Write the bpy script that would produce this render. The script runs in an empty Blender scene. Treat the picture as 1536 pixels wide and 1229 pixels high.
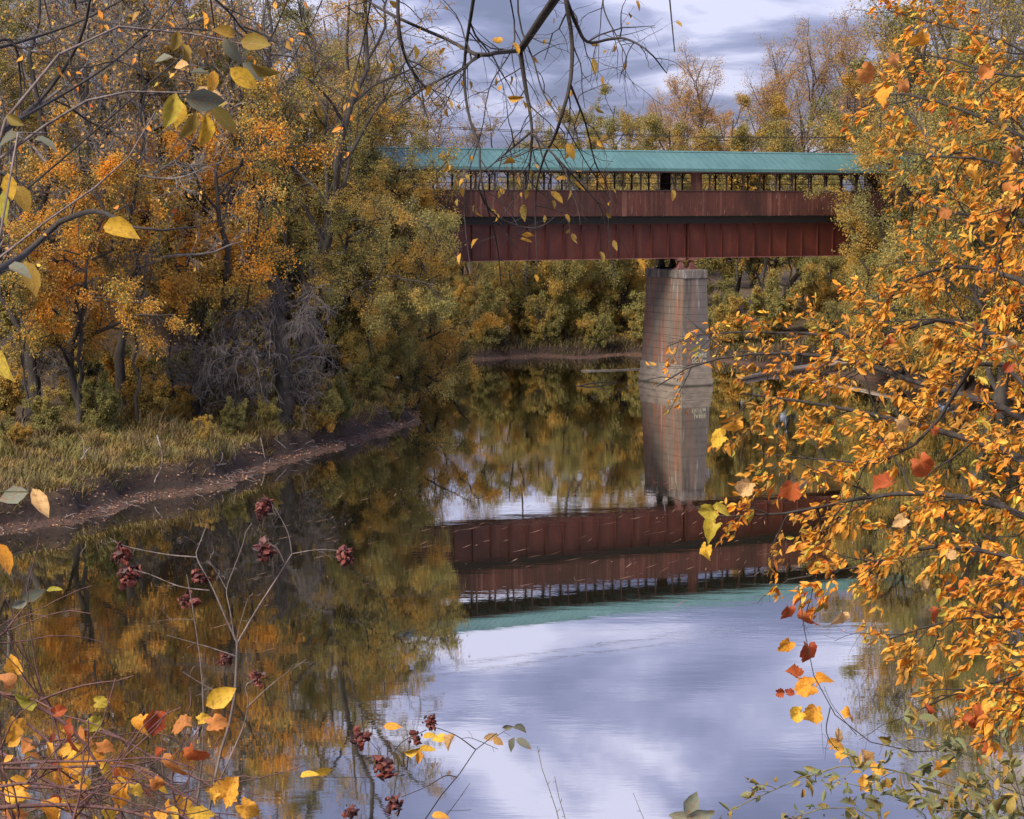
import bpy, math
import numpy as np
from mathutils import Matrix, Vector

# ------------------------------------------------------------------ camera, sky, sun, exposure
S = bpy.context.scene
COL = S.collection
CAMH, F = 11.0, 3000.0
PITCH = math.atan(309.5/F); KD = F/1250.      # KD: metres of depth for one unit of the depth tables below
#            # eye above the water, tilt down, focal length in photo pixels
cam_d = bpy.data.cameras.new('camera'); cam = bpy.data.objects.new('camera', cam_d); COL.objects.link(cam)
cam.location = (0, 0, CAMH); cam.rotation_euler = (math.pi/2-PITCH, 0, 0)
cam_d.sensor_width = 36; cam_d.lens = F/1536*36; cam_d.clip_start = .05; cam_d.clip_end = 2000
S.camera = cam
SUN_EL, SUN_AZ = math.radians(43), math.radians(221)         # azimuth clockwise from +Y: light from behind the left shoulder
sun_dir = Vector((math.sin(SUN_AZ)*math.cos(SUN_EL), math.cos(SUN_AZ)*math.cos(SUN_EL), math.sin(SUN_EL)))
sd = bpy.data.lights.new('sun', 'SUN'); sd.energy = 4.4; sd.angle = math.radians(26); sd.color = (1, .9, .74)
so = bpy.data.objects.new('sun', sd); COL.objects.link(so); so.rotation_euler = sun_dir.to_track_quat('Z', 'Y').to_euler()
so.location = sun_dir*60
S.view_settings.view_transform = 'Standard'; S.view_settings.look = 'None'
S.view_settings.exposure = 0.62; S.view_settings.gamma = 1.0; S.view_settings.use_curve_mapping = False
S.cycles.use_denoising = True; S.cycles.max_bounces = 6; S.cycles.diffuse_bounces = 4
S.cycles.transmission_bounces = 3; S.cycles.glossy_bounces = 3; S.cycles.sample_clamp_indirect = 4

W = bpy.data.worlds.new('World'); S.world = W; W.use_nodes = True
def nd(t, typ, **kw):
    n = t.nodes.new(typ)
    for k, v in kw.items():
        if hasattr(n, k): setattr(n, k, v)
        else: n.inputs[k].default_value = v
    return n
def ramp(t, stops, interp='LINEAR'):
    n = t.nodes.new('ShaderNodeValToRGB'); e = n.color_ramp.elements; n.color_ramp.interpolation = interp
    while len(e) < len(stops): e.new(.5)
    for i, (p, c) in enumerate(stops):
        e[i].position = p; e[i].color = (c if hasattr(c, '__len__') else (c, c, c))[:3] + (1,) if hasattr(c, '__len__') else (c, c, c, 1)
    return n
def math_node(t, op, a, b=None, c=None):
    n = t.nodes.new('ShaderNodeMath'); n.operation = op
    for i, v in enumerate((a, b, c)):
        if v is None: continue
        if isinstance(v, (int, float)): n.inputs[i].default_value = v
        else: t.links.new(v, n.inputs[i])
    return n.outputs[0]
def mixc(t, f, a, b, mode='MIX'):
    n = t.nodes.new('ShaderNodeMix'); n.data_type = 'RGBA'; n.blend_type = mode
    for s, v in ((n.inputs['Factor'], f), (n.inputs[6], a), (n.inputs[7], b)):
        if isinstance(v, (int, float)): s.default_value = v
        elif hasattr(v, '__len__'): s.default_value = tuple(v)[:3] + (1,)
        else: t.links.new(v, s)
    return n.outputs[2]
t = W.node_tree; t.nodes.clear()
wo = nd(t, 'ShaderNodeOutputWorld'); bg = nd(t, 'ShaderNodeBackground', Strength=0.1); t.links.new(bg.outputs[0], wo.inputs[0])
sky = nd(t, 'ShaderNodeTexSky'); sky.sky_type = 'NISHITA'; sky.sun_disc = False; sky.sun_elevation = SUN_EL; sky.sun_rotation = SUN_AZ
tc = nd(t, 'ShaderNodeTexCoord'); sx = nd(t, 'ShaderNodeSeparateXYZ'); t.links.new(tc.outputs['Generated'], sx.inputs[0])
zz = math_node(t, 'ADD', math_node(t, 'MAXIMUM', sx.outputs[2], 0.0), .22)      # cloud deck seen in perspective
cx = math_node(t, 'DIVIDE', sx.outputs[0], zz); cy = math_node(t, 'DIVIDE', sx.outputs[1], zz)
cb = nd(t, 'ShaderNodeCombineXYZ'); t.links.new(cx, cb.inputs[0]); t.links.new(cy, cb.inputs[1])
mp = nd(t, 'ShaderNodeMapping'); mp.inputs['Location'].default_value = (5.1, 2.9, 0); mp.inputs['Rotation'].default_value = (0, 0, .3); mp.inputs['Scale'].default_value = (.8, 1.0, 1)
t.links.new(cb.outputs[0], mp.inputs[0])
n1 = nd(t, 'ShaderNodeTexNoise', Scale=3.3, Detail=6.0, Roughness=.5, Distortion=.4); t.links.new(mp.outputs[0], n1.inputs['Vector'])
cr = ramp(t, [(.42, (1.25, 1.4, 2.5)), (.49, (1.85, 2.02, 3.45)), (.545, (2.7, 2.85, 4.5)), (.61, (4.9, 4.95, 6.6))])
t.links.new(n1.outputs[0], cr.inputs[0])
zb_ = math_node(t, 'MULTIPLY_ADD', math_node(t, 'MAXIMUM', sx.outputs[2], 0.0), 1.1, .92); cz = nd(t, 'ShaderNodeCombineXYZ')
for q_ in range(3): t.links.new(zb_, cz.inputs[q_])
t.links.new(mixc(t, .9, sky.outputs[0], mixc(t, 1., cr.outputs[0], cz.outputs[0], 'MULTIPLY')), bg.inputs[0])

# ------------------------------------------------------------------ pixels to places
SP, CP = math.sin(PITCH), math.cos(PITCH)
def ray(px, py):
    u, v = (px-768)/F, (614.5-py)/F
    return np.array([u, CP+v*SP, -SP+v*CP])
def P(px, py, y):                       # the point of that ray at depth y (table units) from the eye's vertical plane
    d = ray(px, py); return np.array([0, 0, CAMH]) + d*(y*KD/d[1])
def G(px, py, z=0.):                    # the point of that ray at height z
    d = ray(px, py); return np.array([0, 0, CAMH]) + d*((z-CAMH)/d[2])
def to_px(p):
    p = np.asarray(p, float); q = p-np.array([0, 0, CAMH])
    dep = q[..., 1]*CP-q[..., 2]*SP; up = q[..., 1]*SP+q[..., 2]*CP
    return 768+F*q[..., 0]/np.maximum(dep, .01), 614.5-F*up/np.maximum(dep, .01), dep

# ------------------------------------------------------------------ object helpers
def link(name, data, parent=None, kind=None):
    o = bpy.data.objects.new(name, data); COL.objects.link(o)
    if parent is not None: o.parent = parent
    if kind: o['kind'] = kind
    return o
def tag(o, label, cat, group=None):
    o['label'] = label; o['category'] = cat
    if group: o['group'] = group
    return o
def thing(name, label, cat, loc=(0, 0, 0), rz=0, group=None):
    o = link(name, None); o.location = loc; o.rotation_euler = (0, 0, rz); o.empty_display_size = .2
    return tag(o, label, cat, group)
def mesh_np(name, V, faces, mat=None, smooth=False):
    """faces: list of int arrays (M,3) or (M,4)"""
    me = bpy.data.meshes.new(name); V = np.ascontiguousarray(V, np.float32)
    faces = [f for f in faces if len(f)]
    nl = sum(f.size for f in faces); nf = sum(len(f) for f in faces)
    me.vertices.add(len(V)); me.vertices.foreach_set('co', V.ravel())
    me.loops.add(nl); me.loops.foreach_set('vertex_index', np.concatenate([f.ravel() for f in faces]).astype(np.int32))
    me.polygons.add(nf)
    cnt = np.concatenate([np.full(len(f), f.shape[1]) for f in faces])
    me.polygons.foreach_set('loop_start', np.concatenate([[0], np.cumsum(cnt)[:-1]]).astype(np.int32))
    me.polygons.foreach_set('loop_total', cnt.astype(np.int32))
    me.polygons.foreach_set('use_smooth', np.full(nf, smooth, bool))
    me.update(calc_edges=True); me.validate()
    if mat: me.materials.append(mat)
    return me
class Boxes:                              # collects boxes and prisms, builds one mesh
    def __init__(s): s.V = []; s.F = []
    def hexa(s, p):
        b = len(s.V); s.V += [tuple(x) for x in p]
        s.F += [tuple(b+i for i in f) for f in ((0, 3, 2, 1), (4, 5, 6, 7), (0, 1, 5, 4), (1, 2, 6, 5), (2, 3, 7, 6), (3, 0, 4, 7))]
        return s
    def box(s, x0, x1, y0, y1, z0, z1):
        return s.hexa([(x0, y0, z0), (x1, y0, z0), (x1, y1, z0), (x0, y1, z0), (x0, y0, z1), (x1, y0, z1), (x1, y1, z1), (x0, y1, z1)])
    def bar(s, a, b, w, h):
        a, b = Vector(a), Vector(b); d = (b-a).normalized(); u = d.cross(Vector((0, 1, 0)))
        if u.length < .1: u = d.cross(Vector((0, 0, 1)))
        u.normalize(); v = d.cross(u); u *= w/2; v *= h/2
        return s.hexa([a-u-v, a+u-v, a+u+v, a-u+v, b-u-v, b+u-v, b+u+v, b-u+v])
    def mesh(s, name, mat):
        return mesh_np(name, np.array(s.V, float), [np.array(s.F)], mat)
def bevel(o, w=.01):
    m = o.modifiers.new('bevel', 'BEVEL'); m.width = w; m.segments = 1; m.limit_method = 'ANGLE'
    return o

# ------------------------------------------------------------------ materials
def new_mat(name):
    m = bpy.data.materials.new(name); m.use_nodes = True; t = m.node_tree
    return m, t, t.nodes['Principled BSDF']
def pos(t): return nd(t, 'ShaderNodeNewGeometry')
def noise(t, scale, detail=3., rough=.55, coord=None, stretch=None, dist=0.):
    n = nd(t, 'ShaderNodeTexNoise', Scale=scale, Detail=detail, Roughness=rough, Distortion=dist)
    c = coord if coord is not None else pos(t).outputs['Position']
    if stretch:
        m = nd(t, 'ShaderNodeMapping'); m.inputs['Scale'].default_value = stretch; t.links.new(c, m.inputs[0]); c = m.outputs[0]
    t.links.new(c, n.inputs['Vector']); return n.outputs[0]
def bump(t, h, strength, dist, bsdf):
    b = nd(t, 'ShaderNodeBump', Strength=strength, Distance=dist); t.links.new(h, b.inputs['Height']); t.links.new(b.outputs[0], bsdf.inputs['Normal'])
def leaf_mat(name, pal, pal2=None, by='island', clump=.35, thr=.5, trans=.32, veins=False):
    m, t, b = new_mat(name)
    g = pos(t)
    r = g.outputs['Random Per Island'] if by == 'island' else nd(t, 'ShaderNodeObjectInfo').outputs['Random']
    def pr(p): 
        rr = ramp(t, [((i+.5)/len(p), c) for i, c in enumerate(p)]); t.links.new(r, rr.inputs[0]); return rr.outputs[0]
    c = pr(pal)
    if pal2:
        nn = noise(t, clump, 2.); mask = ramp(t, [(thr-.09, 0.), (thr+.09, 1.)]); t.links.new(nn, mask.inputs[0])
        c = mixc(t, mask.outputs[0], c, pr(pal2))
    if veins:
        ob = nd(t, 'ShaderNodeTexCoord').outputs['Object']; s3 = nd(t, 'ShaderNodeSeparateXYZ'); t.links.new(ob, s3.inputs[0])
        ay = math_node(t, 'ABSOLUTE', s3.outputs[1])
        w = math_node(t, 'SINE', math_node(t, 'MULTIPLY', math_node(t, 'SUBTRACT', s3.outputs[0], math_node(t, 'MULTIPLY', ay, .9)), 46.))
        vein = math_node(t, 'MAXIMUM', math_node(t, 'GREATER_THAN', w, .93), math_node(t, 'LESS_THAN', ay, .014))
        c = mixc(t, math_node(t, 'MULTIPLY', vein, .16), c, (.7, .55, .25))
        bl = noise(t, 7., 6., .68, ob); bm = ramp(t, [(.48, 0.), (.66, 1.)]); t.links.new(bl, bm.inputs[0])
        c = mixc(t, math_node(t, 'MULTIPLY', bm.outputs[0], .7), c, (.25, .10, .03))
    t.links.new(c, b.inputs['Base Color']); b.inputs['Roughness'].default_value = .62; b.inputs['Specular IOR Level'].default_value = .25
    tr = nd(t, 'ShaderNodeBsdfTranslucent'); t.links.new(c, tr.inputs[0])
    mx = nd(t, 'ShaderNodeMixShader', Fac=trans); t.links.new(b.outputs[0], mx.inputs[1]); t.links.new(tr.outputs[0], mx.inputs[2])
    t.links.new(mx.outputs[0], t.nodes['Material Output'].inputs[0]); return m
def wood_mat(name, a, b_, scale=6., stretch=(1, 1, .25), rough=.85, bumpd=.02):
    m, t, b = new_mat(name)
    n = noise(t, scale, 5., .65, stretch=stretch); r = ramp(t, [(.3, a), (.7, b_)]); t.links.new(n, r.inputs[0])
    t.links.new(r.outputs[0], b.inputs['Base Color']); b.inputs['Roughness'].default_value = rough; bump(t, n, .6, bumpd, b); return m

M = {}
M['bark'] = wood_mat('bark', (.013, .010, .009), (.06, .049, .042))
M['bark_gray'] = wood_mat('bark_gray', (.07, .06, .056), (.215, .19, .18))
M['brush'] = wood_mat('brush_twigs', (.035, .028, .026), (.17, .145, .14), 2.5, (1, 1, 1))
M['bark_pale'] = wood_mat('bark_pale', (.14, .12, .11), (.33, .29, .26))
M['twig_dark'] = wood_mat('twig_dark', (.016, .012, .010), (.055, .043, .037), 30.)
M['twig_red'] = wood_mat('twig_red', (.06, .024, .022), (.20, .10, .092), 40.)
M['twig_green'] = wood_mat('twig_green', (.11, .10, .045), (.22, .2, .09), 40.)
M['twig_gray'] = wood_mat('twig_gray', (.07, .05, .045), (.27, .215, .20), 30.)
M['drift'] = wood_mat('driftwood', (.13, .10, .09), (.36, .30, .27), 8., (.3, 1, 1))
OR = [(.62, .25, .025), (.80, .32, .03), (.88, .39, .04), (.70, .26, .02), (.90, .47, .07), (.42, .26, .055)]
GO = [(.34, .21, .05), (.58, .34, .065), (.68, .38, .065), (.44, .27, .06)]
OL = [(.15, .145, .05), (.27, .24, .078), (.38, .315, .095), (.21, .19, .065)]
BR = [(.34, .19, .085), (.50, .27, .10), (.56, .31, .10), (.42, .28, .11)]
GR = [(.10, .12, .04), (.17, .18, .055), (.23, .21, .06)]
M['l_orange'] = leaf_mat('leaf_orange', OR, OL+GO, thr=.48)
M['l_gold'] = leaf_mat('leaf_gold', GO, OL, thr=.44)
M['l_willow'] = leaf_mat('leaf_willow', GO+[(.66, .36, .055)], OL, thr=.47, clump=.45)
M['l_olive'] = leaf_mat('leaf_olive', OL, GO, thr=.56)
M['l_brown'] = leaf_mat('leaf_brown', BR, GO, thr=.55)
M['l_green'] = leaf_mat('leaf_green', GR, OL, thr=.5)
NEAR = [(.46, .40, .06), (.8, .52, .07), (.86, .36, .03), (.74, .23, .015), (.88, .44, .06), (.52, .2, .03), (.84, .30, .02), (.66, .34, .045), (.6, .09, .02), (.88, .40, .04), (.34, .2, .05), (.84, .32, .025), (.26, .15, .04), (.7, .27, .03)]
M['l_near'] = leaf_mat('leaf_near_orange', NEAR, [(.45, .24, .045), (.66, .30, .04), (.3, .19, .045), (.78, .36, .04)], thr=.55, clump=1.1, trans=.25)
M['l_near_obj'] = leaf_mat('leaf_near_orange_single', NEAR, by='object', trans=.25, veins=True)
M['l_small'] = leaf_mat('leaf_small_green', [(.17, .21, .09), (.24, .27, .14), (.30, .25, .06), (.5, .28, .05), (.13, .16, .06)], [(.5, .28, .05), (.3, .26, .07)], thr=.58, clump=1.5, trans=.3)
def one_leaf(nm, c, c2): M[nm] = leaf_mat(nm, [c, c2], by='object', trans=.36, veins=True)
one_leaf('lf_orange', (.82, .34, .03), (.88, .45, .06)); one_leaf('l_hang', (.62, .33, .04), (.36, .25, .05)); one_leaf('lf_rust', (.6, .22, .05), (.48, .2, .07)); one_leaf('lf_red', (.34, .05, .02), (.5, .11, .03)); one_leaf('lf_yellow', (.82, .5, .05), (.7, .42, .04))
one_leaf('lf_lime', (.36, .33, .04), (.5, .38, .04)); one_leaf('lf_tan', (.72, .46, .2), (.66, .38, .13)); one_leaf('lf_sage', (.12, .15, .115), (.19, .215, .165)); M['lf_small'] = leaf_mat('lf_small', [(.17, .21, .09), (.24, .27, .14), (.30, .25, .06), (.5, .28, .05), (.13, .16, .06), (.2, .24, .13)], by='object', trans=.3, veins=True); one_leaf('lf_olive', (.2, .16, .03), (.34, .21, .03))
m, t, b = new_mat('seed'); rr = ramp(t, [(.2, (.04, .008, .007)), (.8, (.16, .035, .022))]); t.links.new(pos(t).outputs['Random Per Island'], rr.inputs[0]); t.links.new(rr.outputs[0], b.inputs['Base Color']); b.inputs['Roughness'].default_value = .6; M['seed'] = m

# bridge materials
m, t, b = new_mat('siding_red')
g = pos(t); rr = ramp(t, [(0, (.056, .015, .010)), (.5, (.068, .018, .012)), (.85, (.08, .023, .015)), (1, (.125, .05, .035))]); t.links.new(g.outputs['Random Per Island'], rr.inputs[0])
oc = nd(t, 'ShaderNodeTexCoord').outputs['Object']
wn = noise(t, 9., 5., .7, oc, (1, 1, .12)); wr = ramp(t, [(.6, 0.), (.74, 1.)]); t.links.new(wn, wr.inputs[0])
c = mixc(t, math_node(t, 'MULTIPLY', wr.outputs[0], .55), rr.outputs[0], (.36, .21, .17))
dn = noise(t, .5, 3., .6, oc); dr = ramp(t, [(.36, .55), (.65, 1.2)]); t.links.new(dn, dr.inputs[0])
t.links.new(mixc(t, 1., c, dr.outputs[0], 'MULTIPLY'), b.inputs['Base Color']); b.inputs['Roughness'].default_value = .8; bump(t, wn, .4, .01, b); M['siding'] = m
m, t, b = new_mat('girder_steel'); oc = nd(t, 'ShaderNodeTexCoord').outputs['Object']
n_ = noise(t, 1.2, 6., .65, oc, (1, 1, .5)); rr = ramp(t, [(.3, (.04, .007, .004)), (.55, (.072, .012, .006)), (.72, (.10, .022, .010)), (.85, (.14, .05, .025))]); t.links.new(n_, rr.inputs[0])
rn = noise(t, 2.4, 5., .7, oc, (1, 1, .09)); rm = ramp(t, [(.56, 0.), (.72, 1.)]); t.links.new(rn, rm.inputs[0])
t.links.new(mixc(t, math_node(t, 'MULTIPLY', rm.outputs[0], .5), rr.outputs[0], (.12, .045, .02)), b.inputs['Base Color']); b.inputs['Roughness'].default_value = .62; M['girder'] = m
m, t, b = new_mat('flange_steel'); n_ = noise(t, 2., 5.); rr = ramp(t, [(.3, (.13, .045, .038)), (.7, (.24, .11, .095))]); t.links.new(n_, rr.inputs[0]); t.links.new(rr.outputs[0], b.inputs['Base Color']); b.inputs['Roughness'].default_value = .65; M['flange'] = m
m, t, b = new_mat('roof_teal'); oc = nd(t, 'ShaderNodeTexCoord').outputs['Object']
n_ = noise(t, .35, 4., .6, oc); rr = ramp(t, [(.3, (.055, .135, .135)), (.7, (.09, .19, .19))]); t.links.new(n_, rr.inputs[0])
n2 = noise(t, 6., 4., .7, oc, (1, .15, .15)); r2 = ramp(t, [(.3, .78), (.7, 1.1)]); t.links.new(n2, r2.inputs[0])
t.links.new(mixc(t, 1., rr.outputs[0], r2.outputs[0], 'MULTIPLY'), b.inputs['Base Color']); b.inputs['Roughness'].default_value = .5; M['roof'] = m
M['timber'] = wood_mat('bridge_timber', (.045, .022, .02), (.085, .045, .04), 5.)
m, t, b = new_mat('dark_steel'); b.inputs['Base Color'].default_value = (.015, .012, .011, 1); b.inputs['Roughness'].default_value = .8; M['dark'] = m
m, t, b = new_mat('pier_concrete'); oc = nd(t, 'ShaderNodeTexCoord').outputs['Object']
base = noise(t, .9, 5., .6, oc); rr = ramp(t, [(.3, (.085, .07, .058)), (.7, (.15, .125, .105))]); t.links.new(base, rr.inputs[0])
st = noise(t, 2.2, 4., .6, oc, (1, 1, .07)); s1 = ramp(t, [(.46, 0.), (.6, 1.)]); t.links.new(st, s1.inputs[0])
sxo = nd(t, 'ShaderNodeSeparateXYZ'); t.links.new(oc, sxo.inputs[0]); rust = ramp(t, [(.0, 0.), (1., 1.)]); t.links.new(math_node(t, 'MULTIPLY_ADD', sxo.outputs[0], -.9, .25), rust.inputs[0])  # side mask: keeps rust streaks on the left face, also drives the painted face shade
face_shade = mixc(t, rust.outputs[0], mixc(t, .75, rr.outputs[0], (.095, .085, .088)), rr.outputs[0])  # near face greyed in the colour to stand for its shaded side
c = mixc(t, math_node(t, 'MULTIPLY', math_node(t, 'MULTIPLY', s1.outputs[0], .8), rust.outputs[0]), face_shade, (.22, .085, .05))
st2 = noise(t, 3.1, 4., .6, oc, (1, 1.3, .07)); s2 = ramp(t, [(.55, 0.), (.7, 1.)]); t.links.new(st2, s2.inputs[0])
c = mixc(t, math_node(t, 'MULTIPLY', s2.outputs[0], .75), c, (.05, .042, .042))
st3 = noise(t, 2.7, 3., .6, oc, (1, 1.6, .12)); s3 = ramp(t, [(.6, 0.), (.72, 1.)]); t.links.new(st3, s3.inputs[0])
c = mixc(t, math_node(t, 'MULTIPLY', s3.outputs[0], .45), c, (.42, .38, .37))
t.links.new(c, b.inputs['Base Color']); b.inputs['Roughness'].default_value = .9; bump(t, noise(t, 12., 5., .7, oc), .3, .02, b); M['pier'] = m
m, t, b = new_mat('footing_concrete'); oc = nd(t, 'ShaderNodeTexCoord').outputs['Object']
n_ = noise(t, 1.6, 5., .6, oc, (1, 1, 2.5)); rr = ramp(t, [(.3, (.12, .1, .084)), (.7, (.24, .2, .17))]); t.links.new(n_, rr.inputs[0])
sz_ = nd(t, 'ShaderNodeSeparateXYZ'); t.links.new(oc, sz_.inputs[0]); tide = ramp(t, [(.06, .22), (.2, 1.)]); t.links.new(math_node(t, 'ADD', sz_.outputs[2], math_node(t, 'MULTIPLY', noise(t, 4., 3., .6, oc), .1)), tide.inputs[0])
t.links.new(mixc(t, 1., rr.outputs[0], tide.outputs[0], 'MULTIPLY'), b.inputs['Base Color']); b.inputs['Roughness'].default_value = .9; bump(t, noise(t, 9., 5., .7, oc), .4, .03, b); M['footing'] = m
m, t, b = new_mat('cap_concrete'); oc = nd(t, 'ShaderNodeTexCoord').outputs['Object']
n_ = noise(t, 2.6, 5., .65, oc, (1, 1, .2)); rr = ramp(t, [(.34, (.045, .038, .038)), (.55, (.13, .11, .105)), (.75, (.34, .31, .31))]); t.links.new(n_, rr.inputs[0]); t.links.new(rr.outputs[0], b.inputs['Base Color']); b.inputs['Roughness'].default_value = .9; M['cap'] = m
m, t, b = new_mat('paint_chalk'); b.inputs['Base Color'].default_value = (.36, .34, .25, 1); M['chalk'] = m

# ground: forest litter, mud and sand
m, t, b = new_mat('ground_earth')
gp = pos(t).outputs['Position']; vz = nd(t, 'ShaderNodeSeparateXYZ'); t.links.new(gp, vz.inputs[0])
big = noise(t, .35, 5., .6); rr = ramp(t, [(.3, (.035, .032, .014)), (.5, (.065, .05, .02)), (.7, (.10, .068, .03))]); t.links.new(big, rr.inputs[0])
vo = nd(t, 'ShaderNodeTexVoronoi', Scale=9.); t.links.new(gp, vo.inputs['Vector'])
lit = ramp(t, [(0, (.03, .02, .015)), (.35, (.10, .05, .03)), (.6, (.2, .1, .06)), (.8, (.08, .065, .03)), (1, (.26, .14, .07))]); t.links.new(vo.outputs['Color'], lit.inputs[0])
c = mixc(t, .45, rr.outputs[0], lit.outputs[0])
mud = ramp(t, [(.3, (.03, .023, .02)), (.7, (.10, .072, .06))]); t.links.new(noise(t, 2.5, 6., .7), mud.inputs[0])
soil = ramp(t, [(.16, (1.15, 1.0, .94)), (.3, (.45, .42, .42)), (.8, (.5, .45, .42))]); t.links.new(math_node(t, 'ADD', vz.outputs[2], math_node(t, 'MULTIPLY', noise(t, 3., 3.), .14)), soil.inputs[0])
mudl = mixc(t, 1., mixc(t, .42, mud.outputs[0], lit.outputs[0]), soil.outputs[0], 'MULTIPLY')
hz = math_node(t, 'ADD', vz.outputs[2], math_node(t, 'MULTIPLY', noise(t, 1.3, 3.), .5)); hm = ramp(t, [(.75, 0.), (.95, 1.)])
t.links.new(math_node(t, 'MULTIPLY', hz, .8), hm.inputs[0])
t.links.new(mixc(t, hm.outputs[0], mudl, c), b.inputs['Base Color']); b.inputs['Roughness'].default_value = .95
bump(t, noise(t, 3.5, 7., .75), 1., .25, b); M['ground'] = m
m, t, b = new_mat('grass_blades'); g = pos(t); rr = ramp(t, [(.1, (.06, .075, .016)), (.4, (.14, .13, .027)), (.65, (.27, .19, .035)), (.85, (.095, .105, .022))]); t.links.new(g.outputs['Random Per Island'], rr.inputs[0])
nn = noise(t, .7, 3.); nr = ramp(t, [(.4, 0.), (.6, 1.)]); t.links.new(nn, nr.inputs[0])
t.links.new(mixc(t, nr.outputs[0], rr.outputs[0], mixc(t, .6, rr.outputs[0], (.30, .17, .05))), b.inputs['Base Color']); b.inputs['Roughness'].default_value = .8; M['grass'] = m
M['grass_dull'] = leaf_mat('grass_dull', [(.06, .06, .022), (.11, .095, .03), (.15, .11, .045)], [(.15, .09, .05), (.10, .075, .035)], trans=0., clump=.25)
M['litter'] = leaf_mat('leaf_litter', [(.10, .05, .035), (.22, .10, .06), (.34, .17, .11), (.42, .25, .17), (.16, .10, .045), (.07, .05, .035)], trans=0.)
# water
m, t, b = new_mat('river_water'); t.nodes.remove(b)
gp = pos(t).outputs['Position']
w1 = noise(t, .9, 3., .5, gp, (.55, 1.6, 1)); w2 = noise(t, 5., 2., .5, gp, (.6, 1.8, 1))
patch = ramp(t, [(.42, .25), (.62, 1.)]); t.links.new(noise(t, .11, 2., .5, gp), patch.inputs[0])
h = math_node(t, 'MULTIPLY', math_node(t, 'ADD', w1, math_node(t, 'MULTIPLY', w2, .18)), patch.outputs[0])
bp = nd(t, 'ShaderNodeBump', Strength=.5, Distance=.0042); t.links.new(h, bp.inputs['Height'])
gl = nd(t, 'ShaderNodeBsdfGlossy', Roughness=.014); gl.inputs[0].default_value = (.93, .91, .88, 1)
df = nd(t, 'ShaderNodeBsdfDiffuse'); df.inputs[0].default_value = (.035, .032, .016, 1)
t.links.new(bp.outputs[0], gl.inputs['Normal'])
fr = nd(t, 'ShaderNodeFresnel', IOR=1.33); t.links.new(bp.outputs[0], fr.inputs['Normal'])
fac = math_node(t, 'ADD', .74, math_node(t, 'MULTIPLY', fr.outputs[0], .4)); fac = math_node(t, 'MINIMUM', fac, .96)
mx = nd(t, 'ShaderNodeMixShader'); t.links.new(fac, mx.inputs[0]); t.links.new(df.outputs[0], mx.inputs[1]); t.links.new(gl.outputs[0], mx.inputs[2])
t.links.new(mx.outputs[0], t.nodes['Material Output'].inputs[0]); M['water'] = m

# ------------------------------------------------------------------ terrain and water
BR_ANG = math.atan(F/5718.)                                   # bearing of the bridge deck, from its vanishing point
bx, by_ = np.array([math.cos(BR_ANG), math.sin(BR_ANG)]), np.array([-math.sin(BR_ANG), math.cos(BR_ANG)])
BC = G(1044, 579)[:2]+by_*2.35                                # bridge centre over the pier, from the pier's foot
SL, SR = -34., 30.                                            # abutments along the deck
near_shore = [(-300, -20), (-60, 2), (-25, 7), (-9, 9.5), (0, 9.8), (7, 11.5), (10.2, 14.2), (12.5, 16.5), (20, 19), (40, 22), (80, 16), (300, 5)]
far_shore = [(300, 70), (120, 60), (60, 46), (40, 44), (30, 46), (25, 49), (21, 53.5), (18, 56), (15, 57.5), (12, 60), (8, 60.5), (5, 59), (2, 60), (-2, 58.5), (-5, 59.3), (-9, 58.5), (-11, 55), (-8.5, 51), (-6.5, 47.5), (-5, 44), (-4.6, 42), (-5.6, 40.1), (-8.7, 36.2), (-10.2, 34.2), (-11.2, 32), (-13.5, 30.8), (-15, 28.6), (-17.8, 27.1), (-30, 21), (-60, 17), (-300, 5)]
poly = np.array(near_shore+far_shore, float)*np.array([1, KD])
def shore_dist(x, y):                     # > 0 on land
    a, b = poly, np.roll(poly, -1, 0); best = np.full(x.shape, 1e9); ins = np.zeros(x.shape, bool)
    for (ax, ay), (qx, qy) in zip(a, b):
        ex, ey = qx-ax, qy-ay; tt = np.clip(((x-ax)*ex+(y-ay)*ey)/(ex*ex+ey*ey), 0, 1)
        best = np.minimum(best, np.hypot(x-ax-tt*ex, y-ay-tt*ey))
        if ey: ins ^= ((ay > y) != (qy > y)) & (x < ex*(y-ay)/ey+ax)
    return np.where(ins, -best, best)
def wob(x, y, s, k):
    return (np.sin(x*s+k)*np.cos(y*s*1.3+2*k)+.6*np.sin(x*s*2.1+y*s*1.7+k*3)+.4*np.cos(y*s*3.7-x*s*2.9+k))/2
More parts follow.
